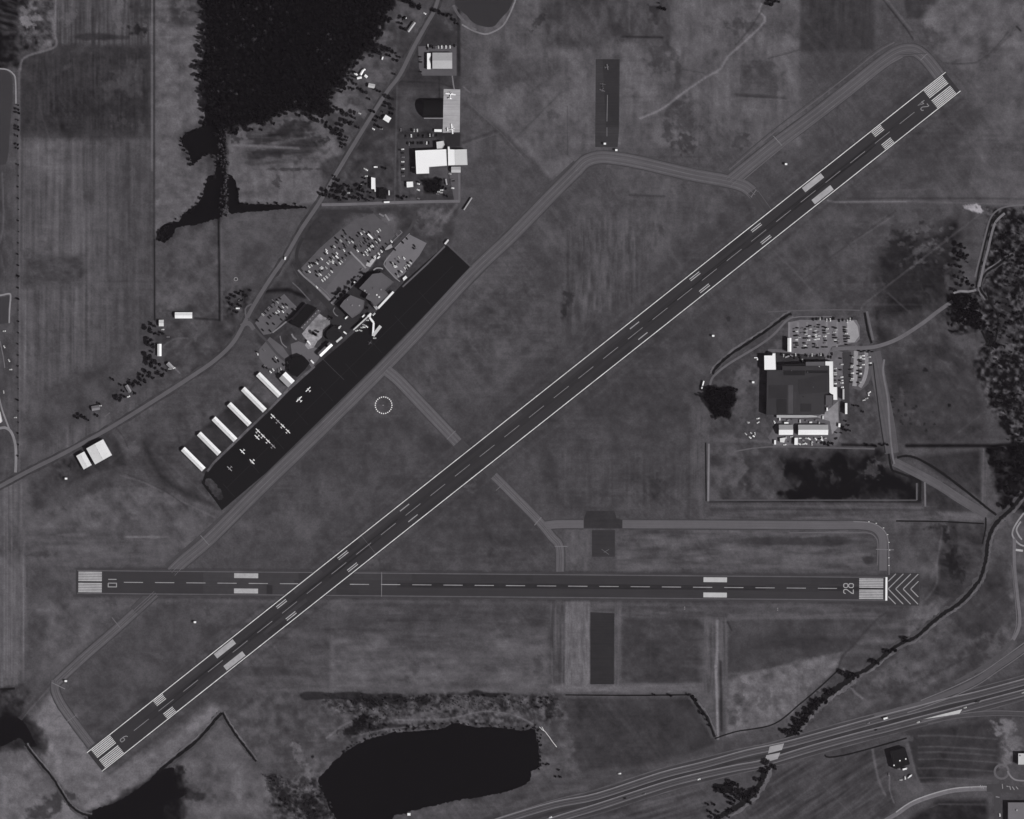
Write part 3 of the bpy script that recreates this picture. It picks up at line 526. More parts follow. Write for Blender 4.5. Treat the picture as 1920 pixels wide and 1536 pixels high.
for pts, wd in [([(48,1396),(66,1420),(98,1458),(118,1490),(130,1508),(150,1524),(172,1530)],5), ([(296,1448),(330,1420),(370,1388),(400,1354),(416,1337)],6.5), ([(417,1336),(424,1350),(440,1375),(455,1395),(468,1412),(480,1428)],5),
                ([(1920,925),(1896,955),(1876,972),(1862,990),(1854,1010),(1850,1030),(1848,1050),(1840,1080),(1826,1102),(1800,1130),(1770,1150),(1745,1170),(1715,1196),(1690,1206),(1660,1228),(1630,1252),(1600,1268),(1582,1282),(1560,1300),(1540,1312)],8), ([(1600,1268),(1582,1282),(1556,1298),(1540,1312),(1522,1328),(1505,1350),(1490,1370),(1470,1392)],13), ([(1438,1432),(1430,1460),(1418,1480),(1400,1500),(1370,1520),(1340,1540),(1300,1600)],12),
                ([(1682,858),(1700,855),(1720,860),(1750,876),(1780,897),(1810,920),(1840,944),(1868,966)],4.5), ([(1666,850),(1672,880),(1684,886),(1720,900),(1725,905),(1725,940)],4), ([(1323,830),(1324,940)],2.4), ([(1848,970),(1848,990),(1842,1020)],3),
                ([(1336,702),(1344,688),(1370,665),(1410,638),(1440,618),(1472,594),(1484,588)],6), ([(1621,586),(1627,620),(1634,644)],4.5), ([(1884,395),(1866,408),(1856,424),(1850,444),(1842,480),(1836,505),(1830,540)],3.2), ([(1850,560),(1838,540),(1846,515),(1866,500),(1888,484),(1900,478)],5), ([(1840,620),(1860,650),(1872,600),(1858,570),(1850,545)],4),
                ([(1290,1303),(1180,1304),(1060,1303)],2.5), ([(1296,1304),(1306,1320),(1325,1345),(1340,1382)],6), ([(1680,977),(1760,978),(1845,982)],2.6), ([(1546,1415),(1556,1420),(1600,1412),(1700,1384)],3), ([(1470,1370),(1510,1358)],3), ([(0,1293),(28,1291)],4), ([(1340,1385),(1380,1372),(1450,1358),(1500,1320),(1540,1286),(1572,1256)],2.6)]:
    if wd >= 5:
        bank = ribbon('ditch_bank', pts, wd*2.1, mat(70, n=.3, sc=.12), .035, sm=7, wob=.35); ribbon('ditch_bank', pts, wd*.5, mat(94, n=.3, sc=.15), .044, sm=7, off=wd*.75, wob=.7)
    ribbon('ditch', pts, wd*.85 if wd >= 5 else wd, DITCH, .05, sm=8, wob=.34 if wd >= 5 else .15)

# ------------------------------------------------------------------ taxiways, aprons, lots, roads
TX = mat(89, n=.07, sc=.05, uv=.16); TXD = mat(80, n=.08, sc=.05, uv=.16); FAINT = mat(108, n=.15, sc=.1)
def taxi(pts, wd, m=TX, line=True, sm=8, lv=104):
    ribbon('taxiway_margin', pts, wd+5, mat(67, n=.14, sc=.15), .06, sm=sm, wob=.06)
    t_ = ribbon('taxiway', pts, wd, m, .12, sm=sm)
    if line:
        for sg in (-1, 1): ribbon('edge_line', pts, .9, mat(102, n=.2, sc=.2), .30, t_, sm=sm, off=sg*(wd/2-3.2)); ribbon('seam', pts, .8, mat(76, n=.2, sc=.2), .28, t_, sm=sm, off=sg*(wd/2-6.2))
    if line: ribbon('centre_line', pts, 1.0, mat(lv, n=.15), .30, t_, sm=sm)
    return t_
ribbon('grass_shoulder', [(318,1070),(340,1052),(400,1000),(480,926),(600,807),(700,708),(786,620),(886,510),(959,440),(1036,360),(1086,312)], 30, mat(70, n=.1, uv=.12), .03, sm=6)
taxi([(322,1074),(342,1054),(396,1008),(478,926),(600,808),(700,709),(786,620),(886,512),(960,442),(1037,363),(1070,330),(1090,310)], 22)
taxi([(1080,321),(1098,303),(1124,295),(1155,297),(1200,305),(1300,328),(1360,339),(1395,349),(1416,366)], 22)
taxi([(1366,342),(1400,314),(1455,270),(1520,222),(1590,168),(1650,120),(1684,98),(1712,94),(1732,106),(1748,124),(1766,148)], 22)
for k, v in ((15, 84), (19, 96), (-16, 92), (-21, 68)):
    ribbon('mown_strip', [(1376,330),(1455,264),(1520,214),(1590,160),(1650,112),(1684,92)], 2.0, mat(v), .05, off=-k*.9, sm=6)
taxi([(724,694),(748,714),(790,758),(846,817),(858,830)], 20, mat(93, n=.07, uv=.14))
taxi([(858,830),(884,858)], 17, mat(66), False, 1); taxi([(908,872),(928,893)], 15, mat(66), False, 1); taxi([(1410,358),(1444,406)], 21, mat(66, uv=.2), False, 1); ribbon('edge_line', [(1420,356),(1450,398)], 1, mat(86), .3, sm=1)
taxi([(926,892),(960,926),(1010,977),(1034,1006),(1049,1026),(1050,1072)], 15, mat(93, n=.07, uv=.14))
taxi([(1022,986),(1036,984),(1052,983),(1094,983)], 15, mat(96, n=.05, uv=.1), False, 3)
taxi([(1167,983),(1400,984),(1560,985),(1612,985),(1640,990),(1654,1006),(1656,1030),(1656,1070)], 15, mat(94, n=.05, uv=.1), False, 8)
ribbon('taxiway_shoulder', [(1600,978),(1630,980),(1650,988),(1662,1002),(1666,1025),(1667,1078)], 2, mat(112), .3, sm=5)
ribbon('taxiway_shoulder', [(1480,999),(1600,999),(1630,1000),(1642,1008),(1646,1022),(1645,1060)], 2, mat(98), .3, sm=5)
taxi([(292,1112),(268,1134),(222,1176),(160,1230),(106,1280)], 15, mat(92, n=.08, uv=.2))
taxi([(290,1108),(252,1146)], 17, mat(74), False, 1)
taxi([(104,1276),(104,1296),(116,1322),(140,1356),(172,1398)], 15, mat(90, n=.08, uv=.2), True, 6)
OLD = mat(54, n=.12, sc=.08, st=.14, rot=R(90)); OLD2 = mat(47, n=.12, sc=.08, st=.2, rot=R(90))
sheet('old_pavement', [(1117,111),(1162,111),(1161,240),(1158,276),(1116,276)], mat(57, n=.12, st=.2, rot=R(90)), .10)
sheet('old_pavement', [(1130,112),(1160.5,112),(1160,239),(1136,239)], mat(50, n=.12, st=.15, rot=R(90)), .14)
sheet('old_pavement', [(1095,972),(1100,958),(1152,958),(1156,972),(1167,975),(1167,991),(1095,991)], mat(52, n=.18, sc=.2, st=.12), .20)
sheet('old_pavement', [(1110,994),(1153,994),(1153,1044),(1110,1044)], OLD, .12)
sheet('old_pavement', [(1107,1148),(1152,1150),(1151,1283),(1107,1283)], OLD2, .12)
ribbon('marking', [(1139,178),(1138,228)], 1.2, mat(120), .3, sm=1); ribbon('marking', [(1138,239),(1138,256)], 1.2, mat(110), .3, sm=1); ribbon('marking', [(1128,1030),(1142,1040)], 1, mat(100), .3, sm=1); ribbon('marking', [(1142,1030),(1132,1036)], 1, mat(96), .3, sm=1)
AP = mat(28.5, n=.10, sc=.015, rough=.8)
apron = sheet('apron', [(840,459),(884,500),(860,524),(786,602),(700,690),(600,788),(500,886),(416,957),(404,940),(378,906),(386,884),(401,868),(433,837),(465,805),(504,769),(540,731),(572,702),(605,675),(632,652),(646,640),(668,620),(700,590),(736,552),(760,526),(800,490),(832,462)], AP, .10)
ribbon('joint_line', [(606,674),(626,694),(645,712)], 1.2, mat(62), .3, apron, sm=1)
ribbon('kerb_strip', [(838,458),(884,501)], 3, mat(78), .12, sm=1)
ribbon('kerb_strip', [(755,538),(800,496),(834,462)], 3, mat(92), .12, sm=1)
ribbon('kerb_strip', [(388,884),(401,868),(433,837),(465,805),(504,769),(540,731),(572,702),(590,687)], 4.5, mat(88, n=.35, sc=.2), .16, sm=1, wob=.3)
sheet('worn_apron_patch', [(384,903),(394,897),(410,914),(420,932),(408,936),(396,922)], mat(52, n=.6, sc=.12), .19, sm=2, jag=2)
for a_ in range(9): ribbon('joint_line', [(430+a_*44, 935-a_*43.5), (400+a_*44-8, 903-a_*43.5+8)] if 0 else [(440+a_*46, 932-a_*45), (418+a_*46, 907-a_*45)], .7, mat(48), .29, apron, sm=1)
ribbon('joint_line', [(425,915),(640,705),(850,498)], .7, mat(46), .29, apron, sm=1)
concrete = sheet('concrete_apron', [(832,167),(863,168),(862,248),(830,249)], mat(158, n=.1, sc=.06, st=.22, rot=R(90)), .12)
sheet('old_pavement', [(834,251),(863,251),(862,274),(838,274)], mat(46, n=.1), .11)
ribbon('pavement', [(795,222),(831,222)], 1.8, mat(130), .14, sm=1)
# car parks
LOT = mat(88, n=.1, sc=.06)
sheet('car_park', [(556,512),(600,465),(640,430),(668,412),(700,400),(742,440),(712,478),(700,496),(640,560),(620,572),(600,560)], mat(86, n=.14, sc=.05, st=.08, rot=R(43)), .09)
sheet('car_park', [(650,492),(670,478),(692,506),(664,530),(640,560),(624,574),(600,556)], mat(92, n=.08, sc=.05), .12)
sheet('car_park', [(768,440),(800,456),(786,480),(756,516),(742,524),(722,502),(724,484),(742,464)], mat(108, n=.06, sc=.05), .09)
sheet('car_park', [(532,552),(556,575),(530,602),(508,626),(494,628),(478,606),(500,578)], mat(90, n=.12, sc=.06), .09)
sheet('car_park', [(486,655),(506,632),(530,650),(545,672),(548,690),(528,694),(500,690),(486,672)], mat(90, n=.08, sc=.05), .09)
sheet('service_yard', [(545,645),(560,640),(600,655),(598,672),(585,690),(566,665),(548,670)], mat(96, n=.06), .09)
sheet('gravel_court', [(599,588),(607,594),(618,599),(619,609),(613,616),(606,624),(603,633),(595,640),(588,652),(578,655),(572,648),(576,638),(570,632),(566,626),(574,616),(584,604)], mat(134, n=.38, sc=.16), .12)
sheet('terminal_forecourt', [(612,578),(622,572),(700,500),(716,498),(724,504),(700,540),(690,570),(672,606),(648,630),(632,648),(622,652),(604,640),(612,620),(620,600)], mat(48, n=.15, sc=.08), .07)
sheet('car_park', [(784,87),(856,86),(856,142),(792,142),(786,128)], mat(86, n=.1, sc=.08), .09)
sheet('car_park', [(748,262),(818,258),(818,280),(778,282),(766,300),(764,340),(752,340)], mat(62, n=.12, sc=.08), .08)
sheet('car_park', [(840,316),(864,314),(864,378),(852,378),(846,345)], mat(86, n=.12, sc=.08), .09)
sheet('car_park', [(1482,604),(1500,600),(1580,600),(1606,600),(1612,612),(1612,636),(1606,642),(1560,650),(1548,670),(1482,668),(1478,620)], mat(108, n=.12, sc=.08), .09, sm=0)
sheet('gravel_lot', [(1588,604),(1600,601),(1608,612),(1611,630),(1602,642),(1590,642)], mat(148, n=.1, sc=.08), .13)
for xs_ in (1483, 1499.5, 1516.5, 1535, 1553, 1573):
    ribbon('lane', [(xs_-3,604),(xs_-4,652)], 4, mat(122, n=.1), .14, sm=1)
sheet('yard', [(1440,655),(1560,655),(1580,660),(1580,740),(1572,770),(1576,815),(1568,835),(1450,836),(1440,820),(1462,785),(1540,785),(1548,775),(1562,740),(1562,678),(1440,675)], mat(92, n=.22, sc=.1), .08)
sheet('yard', [(1545,775),(1572,752),(1572,800),(1560,815),(1556,790),(1530,782)], mat(132, n=.2, sc=.1), .13)
sheet('yard', [(1454,660),(1548,668),(1546,682),(1454,684)], mat(52, n=.3, sc=.15), .16)
sheet('grass_strip', [(1579,662),(1596,660),(1596,680),(1592,720),(1594,780),(1586,780),(1584,740)], mat(60), .17)
ribbon('lane', [(1605,658),(1604,700),(1602,724)], 8, mat(142, n=.14, sc=.15), .14, sm=3)
ribbon('lane', [(1624,658),(1625,690),(1620,712),(1612,726)], 7, mat(132, n=.14, sc=.15), .14, sm=3)
sheet('car_park', [(1596,658),(1636,656),(1638,690),(1628,720),(1614,732),(1598,728),(1594,700)], mat(86, n=.15, sc=.1), .07)
# roads
RD = mat(92, n=.08, sc=.05, uv=.08); RDK = mat(58, n=.08, sc=.05, uv=.08)
road = [(-40,934),(0,912),(60,880),(120,850),(200,806),(280,757),(350,712),(400,678),(435,645),(455,612),(475,574),(505,526),(535,482),(565,430),(600,378),(640,310),(690,228),(726,172),(750,140),(775,90),(800,45),(815,18),(830,-30)]
ribbon('road_verge', road, 15, mat(62, n=.3, sc=.1), .04, wob=.2)
mainr = ribbon('road', road, 7.2, RD, .20)
ribbon('road', [(603,384),(660,383),(740,380),(820,378),(860,377.5)], 5.4, mat(104, n=.1), .24, sm=3)
ribbon('road', [(861,380),(861,345),(860,316)], 3, mat(104, n=.1), .24, sm=2)
ribbon('road', [(848,142),(850,158),(852,168)], 2.4, mat(120), .22, sm=2)
ribbon('road', [(568,446),(560,462),(556,480),(560,500),(566,510)], 6, mat(50, n=.08), .2, sm=5)
ribbon('road', [(572,450),(590,420),(606,402),(640,396),(700,398)], 5, mat(52, n=.08), .2, sm=5)
ribbon('road', [(556,506),(568,520),(590,545),(612,568),(622,578)], 11, mat(54, n=.08), .22, sm=3)
ribbon('pavement', [(555,510),(566,522),(580,534),(600,552),(614,566),(618,572)], 3.2, mat(122, n=.2), .30, sm=3, off=5.5)
ribbon('pavement', [(551,527),(565,540),(585,562)], 2.2, mat(88, n=.2), .30, sm=3, off=-4)
ribbon('pavement', [(657,472),(664,480),(676,492),(686,503)], 2.8, mat(140), .30, sm=2)
ribbon('pavement', [(722,402),(730,414)], 3, mat(135), .30, sm=1)
ribbon('pavement', [(711,401),(720,406)], 3, mat(120), .30, sm=1)
sheet('pavement', [(688,492),(692,492),(704,478),(708,482),(694,501),(686,498)], mat(165), .30)
sheet('pavement', [(729,460),(734,458),(736,464),(728,468),(720,470),(724,465)], mat(150), .30)
ribbon('pavement', [(700,507),(706,503),(714,503),(718,505)], 2.2, mat(140), .30, sm=4)
ribbon('pavement', [(732,478),(727,484),(721,492),(722,500),(740,520),(750,528)], 1.8, mat(128), .30, sm=3)
ribbon('pavement', [(734,455),(754,436),(750,432)], 1.6, mat(108), .30, sm=1)
ribbon('road', [(736,464),(752,448),(768,430),(776,414),(778,396)], 5, mat(66), .2, sm=4)
ribbon('pavement', [(738,468),(756,450),(768,438)], 1.8, mat(120), .30, sm=1)
ribbon('pavement', [(548,496),(552,506),(560,520)], 1, mat(70), .3, sm=1)
ribbon('pavement', [(600,538),(612,548),(622,560)], 1, mat(108), .3, sm=1)
ribbon('pavement', [(532,552),(545,566),(556,578)], 2, mat(94), .3, sm=1)
ribbon('pavement', [(562,588),(536,604),(524,614),(511,624)], 2.6, mat(124), .3, sm=1)
ribbon('pavement', [(547,626),(550,632),(556,637)], 3, mat(128), .3, sm=3)
ribbon('pavement', [(525,630),(528,642),(533,648),(538,652)], 2, mat(112), .3, sm=3)
ribbon('pavement', [(628,577),(625,583),(629,590),(634,593)], 1.8, mat(112), .3, sm=4)
ribbon('road', [(466,596),(474,612),(490,630),(500,640),(520,664),(544,684)], 4.5, mat(70), .2, sm=4)
ribbon('road', [(452,612),(466,606),(476,618)], 8, RD, .21, sm=3)
ribbon('road', [(464,608),(460,580),(472,570)], 3, mat(88), .2, sm=3)
ribbon('road', [(-30,810),(0,803),(12,803),(22,812),(29,835),(30,865),(29,886)], 5, mat(128), .2, sm=4)
ribbon('road', [(-2,745),(4,768),(10,785),(18,806)], 3, mat(128), .22, sm=3)
ribbon('path', [(0,640),(6,668),(9,690)], 1.8, mat(110), .1, sm=2)
ribbon('path', [(196,782),(206,774)], 2, mat(100), .1, sm=1)
# industrial plant roads
ribbon('road', [(1560,655),(1590,653),(1630,652),(1660,645),(1690,632),(1730,606),(1760,583),(1786,565)], 7, mat(100, n=.1, uv=.1), .22, sm=4)
ribbon('path', [(1331,724),(1335,710),(1346,698),(1370,680),(1420,650),(1450,628),(1474,602),(1488,594)], 4, mat(98), .12, sm=4)
ribbon('path', [(1484,596),(1500,594),(1560,594)], 2, mat(104), .12, sm=1)
ribbon('path', [(1440,585),(1480,583),(1560,581),(1612,582)], 2, mat(88), .12, sm=3)
ribbon('path', [(1625,584),(1631,610),(1637,638)], 4, mat(98), .12, sm=3)
ribbon('levee', [(1638,660),(1650,720),(1662,780),(1668,820),(1672,850)], 26, mat(84, n=.1, uv=.22), .05, sm=4)
ribbon('ditch', [(1637,680),(1644,740),(1652,800),(1660,850)], 2.2, mat(44), .13, sm=4)
ribbon('path', [(1658,674),(1656,700),(1664,745),(1668,800),(1673,850),(1677,870)], 3.4, mat(108), .13, sm=4)
ribbon('path', [(1676,866),(1712,884),(1760,910),(1800,936),(1850,966)], 16, mat(88, n=.1, uv=.2), .06, sm=3)
ribbon('path', [(1734,904),(1735,950)], 3.4, mat(108), .1, sm=1)
ribbon('path', [(1329,832),(1328,940)], 3.6, mat(118, n=.1), .1, sm=1)
ribbon('path', [(1719,906),(1719,938)], 3, mat(92), .1, sm=1)
ribbon('path', [(1340,938),(1719,938)], 2, mat(84), .1, sm=1)
ribbon('path', [(1376,847),(1440,838),(1560,840),(1640,842)], 2.4, mat(92), .1, sm=3)
ribbon('path', [(1930,384),(1890,387),(1868,396),(1856,412),(1848,440),(1838,480),(1828,520)], 3, mat(98), .12, sm=4)
ribbon('path', [(1884,400),(1868,415),(1860,436),(1852,470),(1844,500),(1836,538)], 4.4, mat(112), .12, sm=4)
ribbon('bridge_deck', [(1788,550),(1800,546),(1816,547),(1830,544)], 4, mat(120, n=.2), .15, sm=2)
# highway
HW = mat(80, n=.08, sc=.06, uv=.16); EDG = mat(120, n=.1)
nb = [(900,1553),(942,1538),(1040,1509),(1120,1493),(1240,1454),(1320,1434),(1400,1412),(1462,1399),(1520,1384),(1600,1362),(1658,1346),(1720,1330),(1780,1314),(1830,1303),(1920,1279),(2060,1240)]
sb = [(900,1585),(1000,1551),(1060,1531),(1120,1513),(1240,1474),(1307,1456),(1380,1440),(1433,1430),(1520,1404),(1600,1382),(1660,1367),(1720,1351),(1780,1336),(1840,1320),(1920,1299),(2060,1262)]
ribbon('highway_verge', [((a[0]+b_[0])/2, (a[1]+b_[1])/2) for a, b_ in zip(nb, sb)], 46, mat(66, n=.14, uv=.25), .05, sm=4)
ribbon('highway_median', [((a[0]+b_[0])/2, (a[1]+b_[1])/2) for a, b_ in zip(nb, sb)], 6, mat(54, n=.2, sc=.1, uv=.2), .12, sm=4)
for o_, v_ in ((12, 96), (17, 60), (21, 88), (-13, 92), (-18, 60), (-22, 84)): ribbon('mown_strip', [((a[0]+b_[0])/2, (a[1]+b_[1])/2) for a, b_ in zip(nb, sb)], 1.8, mat(v_, n=.3, sc=.05), .11, sm=4, off=o_*1.05, wob=.3)
for pts in (nb, sb):
    h_ = ribbon('highway', pts, 13, HW, .22, sm=4)
    ribbon('edge_line', pts, 2.0, EDG, .34, h_, sm=4, off=5.6); ribbon('edge_line', pts, 1.6, mat(108), .34, h_, sm=4, off=-5.6); ribbon('lane_wear', pts, 1.6, mat(64, n=.1), .33, h_, sm=4, off=1.8); ribbon('lane_wear', pts, 1.4, mat(66, n=.1), .33, h_, sm=4, off=-2.0)
ribbon('highway', [(1640,1344),(1720,1322),(1780,1300),(1830,1277),(1870,1250),(1900,1230),(1930,1208),(2060,1110)], 10, mat(86, n=.06, uv=.14), .26, sm=4)
ribbon('edge_line', [(1700,1332),(1728,1323),(1780,1304),(1830,1281),(1870,1254),(1900,1234),(1930,1212)], 1.5, mat(108), .4, sm=4, off=-4.4)
ribbon('edge_line', [(1728,1318),(1790,1292),(1840,1267),(1880,1240),(1930,1204)], 1.8, mat(108), .4, sm=4, off=4.6)
ribbon('highway', [(1900,1200),(1912,1170),(1908,1120),(1902,1060),(1902,1010)], 6, mat(104), .22, sm=4)
ribbon('edge_line', [(1896,1200),(1906,1170),(1903,1120),(1897,1060)], 1.4, mat(104), .3, sm=4)
ribbon('highway', [(1900,1200),(1880,1222),(1840,1252),(1790,1280)], 6, mat(78), .23, sm=4)
ribbon('highway', [(1690,1362),(1740,1352),(1800,1341),(1850,1337),(1930,1338),(2060,1345)], 7, mat(72), .24, sm=4)
ribbon('edge_line', [(1728,1352),(1800,1339),(1860,1333),(1930,1335)], 1.5, mat(100), .36, sm=4); ribbon('edge_line', [(1740,1357),(1800,1346),(1860,1342),(1930,1343)], 1.3, mat(92), .37, sm=4)
sheet('painted_gore', [(1730,1349),(1760,1341),(1804,1330),(1799,1338),(1770,1343)], mat(185), .42)
def deck(poly):
    bm = bmesh.new(); lo = [bm.verts.new(P(a, b_, .1)) for a, b_ in poly]; hi = [bm.verts.new(P(a, b_, .62)) for a, b_ in poly]
    bm.faces.new(hi); bm.faces.new(lo[::-1])
    for i in range(4): bm.faces.new((lo[i], lo[(i+1) % 4], hi[(i+1) % 4], hi[i]))
    o = bmobj('bridge_deck', bm, mat(150, n=.12, sc=.15)); o['kind'] = 'structure'
    return o
deck([(1443,1400),(1470,1394),(1466,1406),(1440,1413)]); deck([(1437,1416),(1463,1411),(1458,1423),(1432,1430)])
# south-east streets
ribbon('road', [(1640,1550),(1680,1527),(1712,1506),(1760,1489),(1800,1481),(1855,1479)], 8, mat(108, n=.12, uv=.14), .2, sm=5)
ribbon('kerb_line', [(1680,1523),(1712,1502),(1760,1485),(1800,1477),(1850,1475)], 2.2, mat(150), .32, sm=5)
ribbon('road', [(1850,1478),(1880,1478),(1940,1486),(2060,1500)], 14, mat(66, n=.06), .24, sm=3)
ribbon('road', [(1868,1470),(1870,1500),(1872,1560)], 13, mat(68, n=.06), .26, sm=2)
ribbon('road', [(1866,1470),(1868,1455),(1878,1446)], 8, mat(76, n=.06), .28, sm=3)
ribbon('cul_de_sac', [(1878+13*math.cos(a/10*2*math.pi), 1447+13*math.sin(a/10*2*math.pi)) for a in range(10)], 4, mat(98, n=.1), .30, closed=True, sm=4)
ribbon('kerb_line', [(1889,1446),(1896,1457),(1906,1463),(1925,1464)], 3, mat(120), .3, sm=3)
for x0, y0, x1, y1 in [(1817,1475,1823,1478),(1838,1472,1840,1478),(1842,1473,1844,1479),(1845,1474,1850,1476),(1879,1470,1880,1479),(1887,1474,1891,1475),(1893,1474,1895,1481),(1898,1475,1902,1481),(1905,1475,1909,1480),(1867,1494,1874,1495)]:
    ribbon('street_marking', [(x0,y0),(x1,y1)], 1.5, mat(140), .42, sm=1)
for pts in ([(1920,962),(1908,978),(1899,995),(1900,1008),(1914,1022),(1930,1024)], [(1914,978),(1906,992),(1910,1004),(1916,1012)]): ribbon('path', pts, 3, mat(140, n=.15), .12, sm=4)
ribbon('path', [(1904,1031),(1918,1033)], 4, mat(165), .13, sm=1)

# ------------------------------------------------------------------ the two runways with their paint
def number(txt, frame, s0, t0, parent, m, w_=5.6, h_=15.5, gap=3.6, z=.47):
    """numeral strokes; frame(s, t): s runs the way the digits stand up, t to their right"""
    G_ = {'0': [[(0,0),(1,0),(1,1),(0,1),(0,0)]], '1': [[(.5,0),(.5,1)]],
          '2': [[(1,0),(0,0),(.06,.16),(.9,.62),(1,.72),(1,.9),(.8,1),(.2,1),(0,.88),(0,.8)]],
          '4': [[(.72,0),(.72,1),(0,.32),(.66,.32)], [(.8,.32),(1,.32)]],
          '6': [[(.8,1),(.3,.9),(0,.62),(0,.1),(.15,0),(.85,0),(1,.1),(1,.42),(.85,.5),(.16,.5)]],
          '8': [[(.5,.56),(.14,.6),(0,.68),(0,.9),(.2,1),(.8,1),(1,.9),(1,.68),(.86,.6),(.5,.56)], [(.5,.5),(.1,.44),(0,.34),(0,.1),(.2,0),(.8,0),(1,.1),(1,.34),(.9,.44),(.5,.5)]]}
    tot = len(txt)*w_+(len(txt)-1)*gap; x = t0-tot/2
    for ch in txt:
        V_ = []; F_ = []; zz = z
        for st_ in G_[ch]:
            p = [Vector((x+a*w_, b_*h_)) for a, b_ in st_]; n = len(p); base = len(V_); lw = 1.6
            for i, q_ in enumerate(p):
                d1 = (q_-p[i-1]).normalized() if i else (p[1]-p[0]).normalized(); d2 = (p[i+1]-q_).normalized() if i < n-1 else d1
                d = (d1+d2).normalized() if (d1+d2).length > .05 else d1; nn = Vector((-d.y, d.x)); k_ = 1/max(.6, nn.dot(Vector((-d1.y, d1.x))))
                for sg in (1, -1):
                    a = q_+nn*k_*sg*lw/2; f = frame(s0+a.y, a.x); V_.append((f.x, f.y, zz))
                zz += .0015
                if i: F_.append((base+2*i-2, base+2*i, base+2*i+1, base+2*i-1))
        mesh('runway_numeral', V_, F_, m, parent); x += w_+gap
def bar(name, frame, s0, s1, t0, t1, m, parent, z=.45):
    p = [frame(s0, t0), frame(s1, t0), frame(s1, t1), frame(s0, t1)]
    o = mesh(name, [(a.x, a.y, z) for a in p], [(0, 1, 2, 3)], m, parent)
    if o.data.polygons[0].normal.z < 0: o.data.flip_normals()
    return o
def rw_mesh(name, frame, s0, s1, t0, t1, m, z, parent=None):
    V_ = []; F_ = []; U_ = []; n = 40
    for i in range(n+1):
        s = s0+(s1-s0)*i/n
        for t in (t0, t1): f = frame(s, t); V_.append((f.x, f.y, z)); U_.append((t, s))
        if i: F_.append((2*i-2, 2*i, 2*i+1, 2*i-1))
    o = mesh(name, V_, F_, m, parent, U_)
    if o.data.polygons[0].normal.z < 0: o.data.flip_normals()
    if parent is None: o['kind'] = 'structure'
    return o
A0 = P(179.5, 1427); AU = Vector((.7837, .6211, 0)); AN = Vector((.6211, -.7837, 0)); AL = 2048.0
fa = lambda s, t: A0+AU*s+AN*t
fae = lambda s, t: A0+AU*(AL-s)-AN*t
rwA = rw_mesh('runway', fa, -2, AL+2, -24.6, 24.6, mat(54, n=.06, sc=.03, uv=.09), .36)
rw_mesh('rubber_marks', fa, 120, AL-100, -7, 5, mat(50, n=.05, sc=.02, uv=.14), .40, rwA)
rq = random.Random(9)
for fr in (fa, fae):
    for k in range(16): s0_ = 190+rq.uniform(-60, 420); t0_ = rq.choice((-4.5, -3, 3, 4.5))+rq.uniform(-1.2, 1.2); rw_mesh('rubber_marks', fr, s0_, s0_+rq.uniform(60, 200), t0_-.8, t0_+.8, mat(rq.choice((40, 43, 46)), n=.15, uv=.2), .402+.002*k+(.001 if fr is fae else 0), rwA)
for k in range(14): s0_ = rq.uniform(80, 1900); rw_mesh('patched_lane', fa, s0_, s0_+rq.uniform(50, 160), *rq.choice(((-24, -12), (-12, 0.1), (.1, 12), (12, 24))), mat(rq.choice((50, 57, 60)), n=.08, uv=.1), .385+.0012*k, rwA)
MW = mat(205, n=.16, sc=.3, uv=0); MB = mat(168, n=.12, sc=.25); MD = mat(128, n=.15, sc=.3); MBs = mat(160, n=.12, sc=.2)
for sg in (-1, 1): bar('edge_line', fa, -3, AL+3, sg*22.4-.75, sg*22.4+.75, MW, rwA)
for k in range(32):
    s = 91.3+59.09*k; bar('centre_line_dash', fa, s, s+35.6, -.55, .55, MD, rwA)
for fr in (fa, fae):
    for sg in (-1, 1):
        for k in range(6): bar('threshold_stripe', fr, 6, 51, sg*(2.6+k*3.2), sg*(2.6+k*3.2+1.85), mat(192, n=.12, sc=.25), rwA)
        bar('aiming_point', fr, 298, 343, sg*9.2, sg*19.6, MBs, rwA)
        for k in range(4): bar('touchdown_bar', fr, 154, 176, sg*(9.2+k*3.2), sg*(10.8+k*3.2), mat(190, n=.12, sc=.25), rwA)
        for c_ in (456, 603):
            for k in range(2): bar('touchdown_bar', fr, c_-11.5, c_+11.5, sg*(11.8+k*3.6), sg*(13.5+k*3.6), mat(165, n=.12), rwA)
        bar('touchdown_bar', fr, 738, 760, sg*11.8, sg*13.6, mat(150, n=.12), rwA)
number('6', fa, 60, 0, rwA, mat(130, n=.1)); number('24', fae, 61, 0, rwA, mat(132, n=.1))
bar('hold_line', fa, 652.5, 653.3, -22, 22, mat(88), rwA, .43)
B0 = P(145, 1091.2); BU = Vector((1, -.0086, 0)).normalized(); BN = Vector((-.0086, -1, 0)).normalized()
fb = lambda s, t: B0+BU*s+BN*t
BE = fb(1516, 0)
fbe = lambda s, t: BE-BU*s-BN*t
rw_mesh('runway_shoulder', fb, -3, 1580, -25.5, 25.5, mat(64, n=.08, uv=.14), .16)
def clipA(s):   # where the crossing runway covers this one
    return 380 < s < 500
rwB = rw_mesh('runway', fb, -1, 1517, -21, 21, mat(57, n=.06, sc=.03, uv=.08), .28)
MBb = mat(166, n=.12, sc=.25)
rw_mesh('patched_lane', fb, 236, 500, -20, 20, mat(62, n=.08, uv=.1), .290, rwB); rw_mesh('rubber_marks', fb, 600, 1500, -4, 5, mat(46, n=.14, uv=.25), .30, rwB); rw_mesh('patched_lane', fb, 355, 366, 3, 20, mat(48, n=.2), .305, rwB)
for k in range(10): s0_ = rq.uniform(380, 1400); rw_mesh('patched_lane', fb, s0_, s0_+rq.uniform(40, 130), *rq.choice(((-20, -8), (-7, 7), (8, 20))), mat(rq.choice((54, 60)), n=.08, uv=.1), .306+.001*k, rwB)
